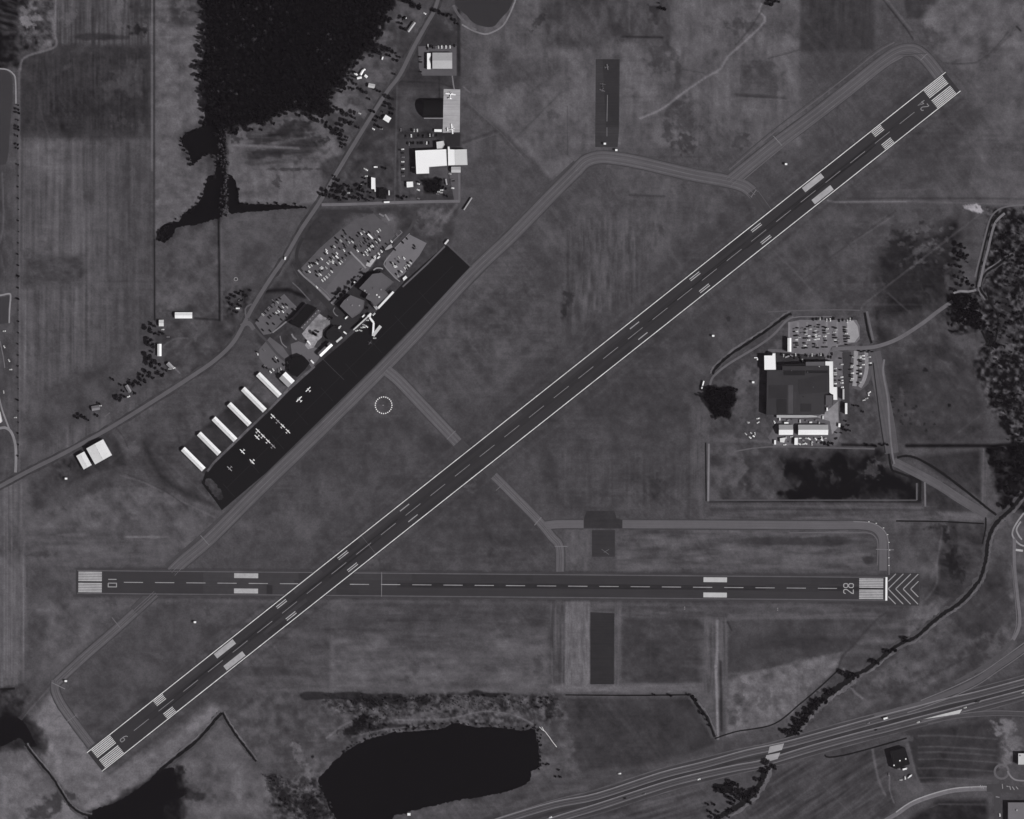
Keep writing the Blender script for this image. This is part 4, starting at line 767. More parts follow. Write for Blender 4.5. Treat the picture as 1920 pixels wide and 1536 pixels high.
for sg in (-1, 1):
    rw_mesh('edge_line', fb, 0, 1516, sg*21.3-.9, sg*21.3+.9, mat(90, n=.12), .32, rwB)
    for k in range(6):
        bar('threshold_stripe', fb, 2, 46, sg*(1.7+k*3.05), sg*(1.7+k*3.05+2.3), MBb, rwB, .34); bar('threshold_stripe', fbe, 5, 50, sg*(1.7+k*3.05), sg*(1.7+k*3.05+2.3), MBb, rwB, .34)
    bar('aiming_point', fb, 294, 339, sg*9.8, sg*18.8, MBb, rwB, .34); bar('aiming_point', fbe, 298, 342, sg*9.8, sg*18.8, mat(180, n=.08), rwB, .34)
for s in [87.3+58.5*k for k in range(6)]+[511+58.5*k for k in range(16)]: bar('centre_line_dash', fb, s, s+36, -.65, .65, mat(150, n=.15), rwB, .34)
number('10', fb, 58, 0, rwB, mat(150, n=.1), z=.34, w_=7); number('28', fbe, 61, 0, rwB, mat(165, n=.1), z=.34, w_=7.4, h_=18)
bar('hold_line', fb, 570, 571.2, -23, 23, mat(118), rwB, .33)
bar('threshold_bar', fbe, -2.8, .8, -22, 22, mat(232, n=.03), rwB, .35)
bp = rw_mesh('blast_pad', fb, 1519, 1578, -30, 31, mat(58, n=.1), .24)
def seg(p, q, wd, m, parent, z):
    d = Vector((q[0]-p[0], q[1]-p[1])).normalized(); n_ = Vector((-d.y, d.x))*wd/2
    c4 = [fb(p[0]+n_.x, p[1]+n_.y), fb(q[0]+n_.x, q[1]+n_.y), fb(q[0]-n_.x, q[1]-n_.y), fb(p[0]-n_.x, p[1]-n_.y)]
    o = mesh('chevron', [(a.x, a.y, z) for a in c4], [(0, 1, 2, 3)], m, parent)
    if o.data.polygons[0].normal.z < 0: o.data.flip_normals()
    return o
MC = mat(150, n=.1)
for a in (1506.6, 1520.6, 1534.6, 1548.6, 1562.6):
    for sg in (-1, 1):
        d0, d1 = 0, 28
        if a < 1520: d0 = 1520.6-a
        if a > 1550: d1 = 1577-a
        seg((a+d0, sg*(d0+.3)), (a+d1, sg*(d1+.3)), 1.7, MC, bp, .31+.002*sg)
for pa, pb, v in [((1450,255),(1466,273),118),((1408,370),(1418,356),112),((1688,103),(1738,100),70),((1726,113),(1738,101),108),((376,1004),(392,1022),112),((838,824),(854,808),110),((1002,985),(1015,970),112),((210,1158),(226,1178),108),((97,1280),(122,1292),118),((124,1354),(142,1342),104),((1040,1024.5),(1064,1024.5),112),((1642,1030),(1676,1031),112),((930,920),(946,905),100)]:
    ribbon('hold_line', [pa, pb], 1.6, mat(v, n=.1), .34, sm=1)
# ------------------------------------------------------------------ buildings
WALLM = mat(150, n=.08, sc=.3); DOORM = mat(90, n=0); WINM = glass_mat()
def box_bm(bm, x0, x1, y0, y1, z0, z1):
    v = [bm.verts.new((x, y, z)) for z in (z0, z1) for x, y in ((x0, y0), (x1, y0), (x1, y1), (x0, y1))]
    for f in ((3, 2, 1, 0), (4, 5, 6, 7), (0, 1, 5, 4), (1, 2, 6, 5), (2, 3, 7, 6), (3, 0, 4, 7)): bm.faces.new([v[i] for i in f])
def boxo(name, x0, x1, y0, y1, z0, z1, m, parent, bev=0):
    bm = bmesh.new(); box_bm(bm, x0, x1, y0, y1, z0, z1)
    if bev: bmesh.ops.bevel(bm, geom=bm.edges[:], offset=bev, segments=1, affect='EDGES')
    return bmobj(name, bm, m, parent)
def prism(name, prof, x0, x1, m, parent):
    """profile in (y, z) swept along x"""
    bm = bmesh.new(); a = [bm.verts.new((x0, y, z)) for y, z in prof]; b_ = [bm.verts.new((x1, y, z)) for y, z in prof]; n = len(prof)
    bm.faces.new(a); bm.faces.new(b_[::-1])
    for i in range(n): bm.faces.new((a[i], b_[i], b_[(i+1) % n], a[(i+1) % n]))
    return bmobj(name, bm, m, parent)
def openings(e, L, W, h, n, door=True):
    if door: boxo('door', L/2-.05, L/2+.12, -min(2.4, W*.28), min(2.4, W*.28), 0, min(h*.8, 4.2), DOORM, e)
    for i in range(n):
        x = -L/2+L*(i+.5)/n
        boxo('window', x-min(1.4, L/n*.3), x+min(1.4, L/n*.3), -W/2-.08, -W/2+.05, h*.35, h*.62, WINM, e)
def gable(name, label, cx, cy, L, W, ang, eave=4, rise=None, rv=235, wv=150, cat=None, group=None, nwin=3, ridge=True, vents=0, rvb=None):
    """ang: direction of the ridge in the picture, degrees, y down"""
    rise = rise if rise is not None else W*.16
    e = empty(name, P(cx, cy), R(-ang)); tag(e, label, cat or name.replace('_', ' '), group)
    prism('wall', [(-W/2+.3, 0), (W/2-.3, 0), (W/2-.3, eave), (0, eave+rise-.15), (-W/2+.3, eave)], -L/2+.3, L/2-.3, mat(wv, n=.06), e)
    rm = mat(rv, .55, .05, .25, spec=.3, st=0)
    if rvb is None:
        prism('roof', [(-W/2, eave-.1), (0, eave+rise), (W/2, eave-.1), (W/2, eave+.14), (0, eave+rise+.24), (-W/2, eave+.14)], -L/2, L/2, rm, e)
    else:  # two slope tones: sunlit and shaded side painted into the roof colour
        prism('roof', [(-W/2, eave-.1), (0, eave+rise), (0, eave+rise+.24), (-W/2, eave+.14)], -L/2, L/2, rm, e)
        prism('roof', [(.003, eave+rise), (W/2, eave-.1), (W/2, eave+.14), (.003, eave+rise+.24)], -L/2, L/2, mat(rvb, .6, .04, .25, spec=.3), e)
    if ridge: prism('ridge_cap', [(-.35, eave+rise+.17), (.35, eave+rise+.17), (0, eave+rise+.42)], -L/2+.1, L/2-.1, mat(max(rv-12, 60), n=0), e)
    for i in range(vents): boxo('roof_vent', -L/2+L*(i+.5)/vents-.5, -L/2+L*(i+.5)/vents+.5, -.5, .5, eave+rise+.1, eave+rise+1.1, mat(200, n=0), e)
    openings(e, L, W, eave, nwin)
    return e
def offs(poly, d):
    n = len(poly); out = []
    ar = sum(poly[i][0]*poly[(i+1) % n][1]-poly[(i+1) % n][0]*poly[i][1] for i in range(n)); sg = 1 if ar > 0 else -1
    for i in range(n):
        a, b_, c_ = Vector(poly[i-1]), Vector(poly[i]), Vector(poly[(i+1) % n]); d1 = (b_-a).normalized(); d2 = (c_-b_).normalized()
        n1 = Vector((d1.y, -d1.x))*sg; n2 = Vector((d2.y, -d2.x))*sg; k_ = (n1+n2); k_ = k_/max(.3, k_.length_squared/2)
        q_ = b_+k_*d; out.append((q_.x, q_.y))
    return out
def solid(name, poly, z0, z1, m, parent, hole=None):
    bm = bmesh.new()
    if hole is None:
        lo = [bm.verts.new((a, b_, z0)) for a, b_ in poly]; hi = [bm.verts.new((a, b_, z1)) for a, b_ in poly]; n = len(poly)
        bm.faces.new(lo); bm.faces.new(hi)
        for i in range(n): bm.faces.new((lo[i], lo[(i+1) % n], hi[(i+1) % n], hi[i]))
    else:
        n = len(poly); R4 = [[bm.verts.new((a, b_, z)) for a, b_ in pp] for pp, z in ((poly, z0), (poly, z1), (hole, z1), (hole, z0))]
        for k_ in range(4):
            for i in range(n): bm.faces.new((R4[k_][i], R4[k_][(i+1) % n], R4[(k_+1) % 4][(i+1) % n], R4[(k_+1) % 4][i]))
    bmesh.ops.triangulate(bm, faces=[f for f in bm.faces if len(f.verts) > 4])
    return bmobj(name, bm, m, parent)
def flat(name, label, poly, h, rv=60, wv=110, cat=None, units=(), group=None, par=.6, patches=(), nz_=.1, door=True):
    cx = sum(p[0] for p in poly)/len(poly); cy = sum(p[1] for p in poly)/len(poly)
    e = empty(name, P(cx, cy)); tag(e, label, cat or name.replace('_', ' '), group)
    lp = [(x-cx, cy-y) for x, y in poly]
    solid('wall', offs(lp, -.25), 0, h-.35, mat(wv, n=.06), e)
    rf = solid('roof', offs(lp, -.3), h-.33, h, mat(rv, .8, nz_, .06), e)
    solid('parapet', lp, h-.4, h+par, mat(min(rv+16, 225), n=.05), e, hole=offs(lp, -.28))
    for (x, y, s, v) in units: boxo('roof_vent', x-cx-s/2, x-cx+s/2, cy-y-s/2, cy-y+s/2, h-.05, h+1.3, mat(v, n=0), e, .1)
    for i, (pp, v) in enumerate(patches):
        solid('roof_panel', [(x-cx, cy-y) for x, y in pp], h-.02, h+.1+.03*i, mat(v, .8, .1, .08), e)
    if door:
        p, q_ = Vector(lp[0]), Vector(lp[1]); mmid = (p+q_)/2; d = (q_-p).normalized(); n_ = Vector((d.y, -d.x))
        if (mmid+n_).length < mmid.length: n_ = -n_
        a = mmid-d*1.5; b_ = mmid+d*1.5
        solid('door', [tuple(a-n_*.2), tuple(b_-n_*.2), tuple(b_+n_*.06), tuple(a+n_*.06)], 0, 3, DOORM, e)
    return e
rt0 = random.Random(2)
hl = [('nearest the terminal, northeasternmost of the row', 504.6, 722), ('second from the northeast end of the row', 476.4, 749.5), ('third from the northeast end of the row', 449.2, 777),
      ('fourth from the northeast end of the row', 421.5, 805), ('fifth from the northeast end of the row', 392.5, 832), ('last of the row, farthest southwest', 363, 861)]
for (tx, hx, hy), L in zip(hl, (58, 58, 55, 58, 54, 55)):
    gable('hangar', 'long white hangar, '+tx, hx, hy, L, 10.2, 45, 4.2, 2.1, rt0.choice((226, 231, 236)), 140, 'hangar', 'long white hangars beside the apron', 8, vents=6)
gable('hangar', 'short wide hangar with sunlit and shaded slopes painted in beside the dark apron', 538.5, 712, 24, 17.5, 45, 6, 3.2, 170, 120, rvb=236, nwin=3)  # sunlit northeast slope painted paler than the shaded southwest one
gable('hangar', 'narrow white roofed building on the apron edge southwest of the terminal', 610.3, 655.3, 31, 9.5, -44, 6, 1.8, 238, 110, rvb=120, nwin=5)  # shade on the northwest slope painted as a darker roof tone
gable('warehouse', 'grey gabled warehouse with a car park round it, north end of the airfield', 829.5, 114.6, 37, 30, 0, 5.5, 4.4, 172, 120, vents=0)
flat('lean_to', 'white strip roofed extension at the west side of the grey warehouse', [(801,100.5),(807.8,100.5),(807.8,130.5),(801,130.5)], 5, 238, 150, 'extension', nz_=.02, par=.25)
# dark arched hangar
e = empty('arched_hangar', P(812, 202.5)); tag(e, 'dark arched roof hangar west of the pale concrete apron', 'hangar')
prof = [(17.5*math.cos(a), 12.5*math.sin(a)) for a in [math.pi*i/20 for i in range(21)]]
prism('roof', [(y*1.0, z) for y, z in prof]+[(y*.965, z*.965) for y, z in prof[::-1]], -19, 19, mat(24, .8, .06), e)
prism('wall', [(y*.96, z*.96) for y, z in prof], -18.4, 18.4, mat(60), e)
boxo('door', 18.3, 18.6, -9, 9, 0, 7.5, mat(110), e)
flat('hangar', 'large brilliant white L shaped hangar roof', [(779,283.5),(837,281),(838.5,311.5),(805,314),(805,326),(781,327)], 10, 238, 170, nz_=.015, par=.25)
flat('hangar', 'white flat roofed bay between the large white hangar and its pale grey neighbour', [(839.8,276),(843,276),(844,281),(853,281.5),(853.5,310.5),(840.6,311)], 9, 232, 170, nz_=.02, par=.25)
flat('hangar', 'pale grey roofed hangar at the east end of the white hangars', [(853.3,281.5),(875.5,281),(876.8,310),(853.7,310.6)], 8.6, 198, 160, nz_=.03, par=.25)
flat('office', 'small pale block against the north wall of the large white hangar', [(818.5,267),(832,265),(834,272),(829,279.8),(819.5,280)], 6, 200, 150, nz_=.05)
gable('shed', 'grey shed south of the pale grey hangar', 855, 318.6, 17.5, 11, 0, 4, 1.8, 178, 110)
flat('shed', 'square white shed west of the yard below the large white hangar', [(762.5,341.5),(774.6,341),(775.2,351),(763,352)], 4.5, 232, 150, nz_=.02, par=.2)
gable('house', 'square white roofed house between the lane and the northern car park', 726, 223.3, 12.5, 10.5, 32, 4.5, 1.2, 240, 140, nwin=2)
gable('house', 'pale grey roofed house on the west side of the road', 697, 161.5, 12.5, 8, 12, 4, 1.5, 185, 130, nwin=2)
gable('house', 'long narrow roofed house near the top of the road', 771.3, 51, 22, 5.5, -54, 3.5, 1.2, 150, 120, nwin=4)
for k, (x, y, L, W, a, lb) in enumerate([(667.6,139.5,7,3.6,32,'small white shed, westernmost of the huddle beside the wood'), (678.3,137,9,4.6,-62,'tallest white shed in the huddle beside the wood'), (682.5,131.5,6,3.6,-30,'small white shed, northernmost of the huddle beside the wood'), (674,146.3,9,4.4,-12,'white shed at the south of the huddle beside the wood'), (686.4,143.6,6.5,5,40,'white shed, easternmost of the huddle beside the wood')]):
    gable('shed', lb, x, y, L, W, a, 3, .8, 232, 120, nwin=1, ridge=False, group='sheds huddled beside the wood')
flat('barn', 'long white building standing north to south above the east west lane', [(696.3,333),(704,334.5),(704.5,352),(704.8,360),(703,360),(702.3,355.3),(696.5,355.3)], 6, 236, 120, nz_=.02, par=.2)
flat('shed', 'black roofed shed beside the long white building', [(711,354),(725,353.5),(725,373.5),(711.5,373.5)], 5, 28, 60, nz_=.04, par=.2)
gable('farm_shed', 'pale ribbed farm shed lying east west in the western field', 344.7, 591.5, 32.5, 11.5, 0, 4, 1.6, 232, 130, nwin=5)
gable('farm_shed', 'narrow white farm shed standing north south by the hedge', 299.5, 656.5, 23, 7.5, 90, 4, 1, 236, 130, nwin=3)
gable('house', 'pale roofed farmhouse among trees at the field corner', 303, 606, 9, 12, 0, 4, 1.5, 205, 120, nwin=1)
gable('house', 'small house among trees beside the bend of the main road', 319.5, 686, 14, 7.5, 45, 3.6, 1.6, 150, 90, nwin=2)
gable('house', 'small narrow roofed house north of the main road', 241, 729, 15, 6.5, 60, 3.6, 1.4, 130, 90, nwin=2)
gable('house', 'low house with driveway, southwesternmost along the main road', 180, 765, 15, 9, -10, 3.6, 1.8, 120, 90, nwin=2)
gable('warehouse', 'large pale warehouse south of the main road', 187, 847.3, 34, 36, 61, 8, 2.2, 212, 120, nwin=5, vents=4)
gable('warehouse', 'smaller pale warehouse close against the large one', 158.3, 863.5, 29, 17, 61, 6, 1, 218, 120, nwin=2, vents=2)
flat('building', 'white building cut by the western edge of the view', [(-30,770),(1,772),(5,790),(2,793),(-30,795)], 5, 215, 140, nz_=.05)
# terminal group
flat('terminal_building', 'long black roofed block between the southwest car park and gravel court', [(545.5,606),(577,570.5),(595.5,577.5),(562,616)], 9, 27, 90, nz_=.05, par=.4)
flat('colonnade', 'low grey roofed strip with pale domes along the black roofed block', [(564,614.5),(596,580),(602,583.5),(570,619)], 4, 84, 90, 'arcade', units=[(566.5+5.1*i, 614.3-5.25*i, 1.8, 150) for i in range(7)], par=.3)
flat('canopy', 'thin grey canopy along the northwest side of the black roofed block', [(545.5,598.5),(573,568),(576,570),(549,600.5)], 4, 120, 110, par=.2)
flat('terminal_building', 'square grey roofed hall with small roof units beside the forecourt', [(638,574.5),(646,563.5),(658,554),(684,564.5),(683,577),(676,587),(661,597)], 10, 94, 60, units=[(661,573,2.6,130),(674.5,573.5,2.6,150),(652,562.5,2,130),(668,590,1.6,110)], nz_=.05)
flat('terminal_building', 'large grey roofed terminal hall northeast of the square one', [(674,541),(699,514.5),(716,512),(739,530),(722,545),(730,553),(704,576),(697,566),(686,560),(690,552)], 9, 90, 60, units=[(684.5,545.5,3,150),(707,553.5,2.8,210),(711.5,557.5,2.8,215),(715,543.5,2.4,140),(692,552,3,110),(700,541,2,90),(688,549,2,120)], nz_=.08)
def strip(name, label, pts, wd, h, v, cat, top=None):
    cx, cy = pts[0]; e_ = empty(name, P(cx, cy)); tag(e_, label, cat)
    for i, (a, b_) in enumerate(zip(pts[:-1], pts[1:])):
        w_ = wd[i] if isinstance(wd, (list, tuple)) else wd
        a_ = Vector((a[0]-cx, cy-a[1])); q_ = Vector((b_[0]-cx, cy-b_[1])); d = (q_-a_).normalized(); n_ = Vector((-d.y, d.x))*w_/2; a_ = a_-d*.0; zz = .04*i
        poly = [tuple(a_+n_), tuple(q_+n_), tuple(q_-n_), tuple(a_-n_)]
        solid('roof', poly, h-.4+zz, h+zz, mat(v[i] if isinstance(v, (list, tuple)) else v, .5, .04, spec=.3), e_); solid('wall', offs(poly, -.4), .1, h-.42, mat(70), e_)
    return e_
strip('concourse', 'straight white roofed passage along the apron edge of the terminal', [(709,578.5),(738,547.5)], 4, 5, 226, 'passage')
strip('concourse', 'pale grey stub where the white passage meets the terminal hall', [(697,566),(708,580)], 5.5, 5, 160, 'passage')
strip('boarding_bridge', 'bent white boarding bridge reaching out over the dark apron', [(663,619),(690,594),(696,588),(693.5,596),(701,605.5),(699.5,630),(714,611.5)], [2.6,3.6,2.4,3.8,3.6,6], 5, [190,225,232,232,236,190], 'boarding bridge')
flat('kiosk', 'small white hut on the apron edge, northeast corner by the terminal lot', [(755,522),(761,517),(764,521),(757,527)], 3.5, 225, 140, 'hut', nz_=.03, par=.2)
flat('kiosk', 'white hut at the northeast tip of the dark apron', [(833,457),(840,449),(842,451),(836,459)], 3.5, 205, 140, 'hut', nz_=.03, par=.2)
flat('hangar', 'black roofed hangar filling the ground beside the short wide hangar', [(543,676),(554,669),(565,665.5),(571,669),(581.5,681),(573,693),(557.5,708),(550,700),(543,697)], 7, 25, 60, nz_=.05, par=.3)
flat('terminal_building', 'dark roofed block on the apron corner with a small white canopy', [(613,622),(628,610),(642,628),(629,640),(618,638),(612,630)], 6, 38, 60, nz_=.1, units=[(637,613.8,3,190)])
strip('canopy', 'short white canopy on the dark apron below the terminal', [(631,641.5),(641.5,632.5)], 3.6, 4, 205, 'canopy')
# industrial plant
flat('factory', 'sprawling dark flat roofed factory in the industrial site', [(1437.5,694.5),(1466,694.5),(1466,687),(1553.5,687),(1553.5,738),(1545,740),(1545,777),(1436,778)], 10.5, 57, 100, units=[(1505,744,1.6,40),(1523.5,726,1.8,84),(1483,695,2,80),(1513,698,2.2,80)], nz_=.10,
     patches=[([(1440,722),(1475,722),(1475,747),(1440,747)], 50), ([(1477,722),(1486,722),(1486,776),(1477,776)], 74), ([(1487.5,735),(1492,735),(1492,776),(1487.5,776)], 60), ([(1455,748),(1474,748),(1474,776),(1455,776)], 44), ([(1468,695),(1508,695),(1508,704),(1468,704)], 38), ([(1510,695),(1551,695),(1551,700),(1510,700)], 36), ([(1495,712),(1550,702),(1550,735),(1497,740)], 52), ([(1500,757),(1520,757),(1520,772),(1500,772)], 46)])
flat('factory', 'mid grey roofed factory wing with a white vent on top', [(1510,679),(1546,678.5),(1546,692.5),(1510,692.5)], 9.4, 90, 90, units=[(1535,687.5,1.6,225)], nz_=.05)
flat('factory', 'black roofed factory bay between the white tower block and grey wing', [(1466,684),(1509.5,682),(1509.5,693),(1466,693.5)], 9, 34, 60, nz_=.12)
flat('factory', 'tall white roofed block at the northwest corner of the factory', [(1432,667),(1447,667),(1448,663),(1453,663),(1454,693.5),(1432.5,693.8)], 10, 236, 150, nz_=.02, par=.25)
flat('factory', 'crooked white roofed strip along the east side of the factory', [(1546.8,678),(1561,678),(1562,726),(1568.5,726),(1569,750),(1562,750),(1561.5,740),(1558,739),(1554.5,736),(1554,686),(1546.8,686)], 8, 226, 150, nz_=.03, par=.25)
flat('factory', 'grey square annexe at the southeast corner of the factory', [(1547.5,741.5),(1561,741.5),(1561,760),(1547.5,760)], 7, 86, 90, nz_=.03)
flat('loading_canopy', 'pale canopy strip along the south wall of the factory', [(1456,778.5),(1520,778.5),(1532,780),(1531,782.5),(1500,783.5),(1456,783.5)], 4, 165, 110, 'canopy', nz_=.1, par=.15)
gable('shed', 'slim white building beside the tall shadow, west of the staff car park', 1479.4, 647, 26, 7, 90, 7.5, .8, 240, 130, nwin=3)
gable('warehouse', 'shorter white gabled warehouse with a painted shaded slope south of the factory', 1473, 806, 26.5, 19, 0, 5, 4.4, 222, 120, nwin=3, rvb=165)  # north slope's shade painted into its roof tone
gable('warehouse', 'longer white gabled warehouse with a painted shaded slope south of the factory', 1524, 806, 56, 19, 0, 5, 4.4, 224, 120, nwin=6, rvb=175)  # greyer north slope is shade painted into the roof, as above
strip('conveyor_cover', 'narrow white roofed shed, southern of two east of the factory', [(1585.7,756),(1585.7,776.5)], 4.2, 7, 225, 'shed')
strip('conveyor_cover', 'narrow pale grey roofed shed, northern of two east of the factory', [(1580.7,729.5),(1580.7,749)], 3.2, 7, 180, 'shed')
flat('shed', 'crooked white shed south of the shorter gabled warehouse', [(1462,822),(1473,820.5),(1471,827),(1470,830),(1462.5,829)], 4, 210, 120, nz_=.06, par=.2)
flat('shed', 'upright white shed between the two gabled warehouses and the field', [(1489.5,821),(1496,821),(1495.5,834.5),(1489,834)], 4.5, 238, 120, nz_=.02, par=.2)
strip('trailer', 'short white trailer, southwesternmost in the yard below the warehouses', [(1453,825.5),(1453,833.5)], 3.4, 3.4, 236, 'trailer')
strip('trailer', 'small white trailer east of the longer gabled warehouse', [(1573.6,794),(1573.2,801)], 3.6, 3.6, 240, 'trailer')
strip('trailer', 'small white trailer on the gravel south of the factory corner', [(1550.6,764.5),(1550.8,770.5)], 2.6, 3.2, 236, 'trailer')
strip('trailer', 'slender white trailer parked west of the black tree clump by the plant', [(1319.6,714.5),(1315.6,729)], 2.4, 3.6, 238, 'trailer')
strip('trailer', 'white trailer beside the pale concrete apron', [(814.5,245.2),(828.5,245.6)], 5, 3.6, 240, 'trailer')
strip('trailer', 'white trailer parked on the east west lane', [(720,379.7),(730.5,379.2)], 3, 3.4, 240, 'trailer')
strip('trailer', 'white trailer beside the black roofed shed', [(729.6,357.5),(729.8,366.5)], 2.4, 3.2, 200, 'trailer')
strip('trailer', 'grey trailer in the yard under the large white hangar', [(836,336),(838,347)], 2.6, 3.4, 160, 'trailer')
strip('trailer', 'small white trailer near the black hangar on the apron edge', [(583,675.5),(588.5,681.5)], 2.8, 3.2, 230, 'trailer')
strip('trailer', 'long grey trailer on the grass corner northeast of the terminal lots', [(870,394),(885,371)], 2.4, 3.4, 160, 'trailer')
flat('building', 'black roofed building with white roof vents south of the highway', [(1668,1409),(1696,1401),(1705,1432),(1676,1441)], 8, 30, 80, units=[(1686,1425.3,2.4,236),(1697,1422,2.4,236),(1675,1434,2.4,230)], nz_=.06)
flat('building', 'grey roofed building at the southeast corner of the view', [(1889,1504),(1960,1504),(1960,1580),(1889,1580)], 7, 108, 150, nz_=.08, units=[(1905,1518,3,150)])
flat('building', 'pale striped roof building at the eastern edge above the cul de sac', [(1908,1412),(1960,1412),(1960,1433),(1908,1433)], 7, 190, 120, nz_=.1, units=[(1912,1416,2,150)])
for x, y, lb in [(366,1166.5,'tiny white equipment hut south of the west end runway'), (1473.5,308.3,'tiny white equipment hut north of the long runway'), (124,1276.8,'tiny white hut beside the bend of the southwest taxiway'), (767,1526.5,'small white hut on the south shore of the big pond'), (1411.9,717,'small round topped white hut west of the factory'), (124.5,897.5,'tiny white hut south of the pale warehouses'), (1134,270,'tiny white hut at the south end of the old northern pavement'), (1155.5,282,'low white hut beside the taxiway bend'), (1337,630,'faint white post hut on the grass west of the plant')]:
    s = 2.2 if '767' not in str(x) else 3
    flat('equipment_hut', lb, [(x-s,y-s*.8),(x+s,y-s*.8),(x+s,y+s*.8),(x-s,y+s*.8)], 4.2, 236, 170, 'hut', group='small huts about the airfield', nz_=.02, par=.15)
# segmented circle with windsock
e = empty('segmented_circle', P(719.3, 760)); tag(e, 'ring of white ground markers on the grass between taxiway and runways', 'ground marker')
for k in range(24):
    a = 2*math.pi*k/24; o = boxo('marker_panel', -1.05, 1.05, -.95, .95, .02, .45, mat(240, n=0), e); o.location = (15.6*math.cos(a), 15.6*math.sin(a), 0); o.rotation_euler = (0, 0, a+math.pi/2)
e = empty('windsock', P(720, 760.3)); tag(e, 'windsock on a pole in the middle of the white marker ring', 'windsock')
boxo('pole', -.1, .1, -.1, .1, 0, 6, mat(150, n=0), e); bm = bmesh.new(); bmesh.ops.create_cone(bm, cap_ends=False, segments=12, radius1=.6, radius2=.3, depth=3.2, matrix=Matrix.Translation((-1.8, .3, 5.7)) @ Matrix.Rotation(R(-98), 4, 'Y')); bmobj('sock', bm, mat(170, n=0), e)
e = empty('stock_ring', P(442.3, 523.6)); tag(e, 'small pale ring on the grass west of the main road', 'stock ring')
for k in range(10):
    a = 2*math.pi*k/10; o = boxo('ring_panel', -1.1, 1.1, -.35, .35, 0, 1.1, mat(170, n=0), e); o.location = (3.4*math.cos(a), 3.0*math.sin(a), 0); o.rotation_euler = (0, 0, a+math.pi/2)
# pipe on the pond shore
pp = [(1011.5,1363),(1017,1368.5),(1022,1371.5),(1030,1382),(1036,1391),(1044,1401)]
e = empty('pipeline', P(*pp[0])); tag(e, 'thin white jagged pipeline on the grass east of the big pond', 'pipeline')
for a, b_ in list(zip(pp[:-1], pp[1:]))+[((1016,1363),(1020,1370))]:
    va = P(*a)-P(*pp[0]); vb = P(*b_)-P(*pp[0]); d = vb-va; o = boxo('pipe', 0, d.length, -.45, .45, .1, .9, mat(225, n=0), e, .12); o.location = va; o.rotation_euler = (0, 0, math.atan2(d.y, d.x))
# small edge lights by the eastern taxiway
for i, (x, y) in enumerate([(1629,978.5),(1643,981.3),(1656.5,990),(1664,1002.5),(1667,1017),(1668,1031.5),(1666.5,1046),(1666.5,1060.5)]):
    e = empty('taxiway_light', P(x, y)); tag(e, ('white light panel on the eastern taxiway curve, %s from the north' % ['first','second','third','fourth','fifth','sixth','seventh','eighth'][i]), 'taxiway light', 'light panels round the eastern taxiway curve')
    boxo('base', -.9, .9, -.7, .7, 0, .3, mat(120, n=0), e); boxo('panel', -1.2, 1.2, -.5, .5, .3, 1.3, mat(230, n=0), e)
for i, (x, y) in enumerate([(1283.6,1138.5),(1283.6,1142),(1458,1140.5),(1458,1144)]):
    e = empty('approach_light', P(x, y)); tag(e, 'pale light box south of the east west runway, %s of the %s pair' % (('upper','lower')[i % 2], ('western','eastern')[i//2]), 'approach light', 'approach light boxes beside the runway')
    boxo('base', -.8, .8, -.5, .5, 0, .4, mat(90, n=0), e); boxo('lamp_housing', -1, 1, -.6, .6, .4, 1.1, mat(150, n=0), e)

# ------------------------------------------------------------------ trees
rt = random.Random(11)
def crown_mesh(nm, n, seed, flat_=.8, conic=False):
    r_ = random.Random(seed); vv = []; ff = []
    lobes = [(Vector((r_.uniform(-.45, .45), r_.uniform(-.45, .45), r_.uniform(-.3, .45))), r_.uniform(.4, .62)) for _ in range(7)]
    for _ in range(n):
        if conic:
            h_ = r_.random(); rr_ = (1-h_)*.95+.06; a = r_.random()*6.283; rad = rr_*math.sqrt(r_.uniform(.25, 1)); c_ = Vector((rad*math.cos(a), rad*math.sin(a), -.9+2.6*h_)); nn = Vector((math.cos(a), math.sin(a), .8))
        else:
            lc, lr = lobes[r_.randrange(7)]; d = Vector((r_.gauss(0, 1), r_.gauss(0, 1), r_.gauss(0, 1)+.3)).normalized(); c_ = lc+d*lr*r_.uniform(.75, 1.05); c_.z *= flat_; nn = d
        nn = (nn.normalized()+Vector((r_.uniform(-.5, .5), r_.uniform(-.5, .5), r_.uniform(-.3, .5)))).normalized()
        t1 = nn.orthogonal().normalized(); t2 = nn.cross(t1); s = r_.uniform(.11, .24); b0 = len(vv); k_ = r_.choice((4, 5)); off_ = r_.random()*6
        for j in range(k_):
            a = off_+2*math.pi*j/k_; vv.append(tuple(c_+(t1*math.cos(a)+t2*math.sin(a))*s*r_.uniform(.7, 1.2)))
        ff.append(tuple(range(b0, b0+k_)))
    me = bpy.data.meshes.new(nm); me.from_pydata(vv, [], ff); me.update(); return me
def trunk_mesh():
    bm = bmesh.new(); bmesh.ops.create_cone(bm, cap_ends=True, segments=7, radius1=.09, radius2=.04, depth=1.5, matrix=Matrix.Translation((0, 0, -1.05)))
    for k_ in range(4):
        a = k_*1.57; bmesh.ops.create_cone(bm, cap_ends=False, segments=5, radius1=.035, radius2=.01, depth=.8, matrix=Matrix.Translation((.22*math.cos(a), .22*math.sin(a), -.1)) @ Matrix.Rotation(a, 4, 'Z') @ Matrix.Rotation(R(38), 4, 'Y'))
    me = bpy.data.meshes.new('trunk'); bm.to_mesh(me); bm.free(); me.materials.append(mat(60)); return me
TRK = trunk_mesh(); CR = []
for i, v in enumerate((27, 34, 43, 60)):
    for j in range(2):
        me = crown_mesh('crown', 260, 40+i*5+j); me.materials.append(mat(v, .9, .25, .8, spec=.05)); CR.append(me)
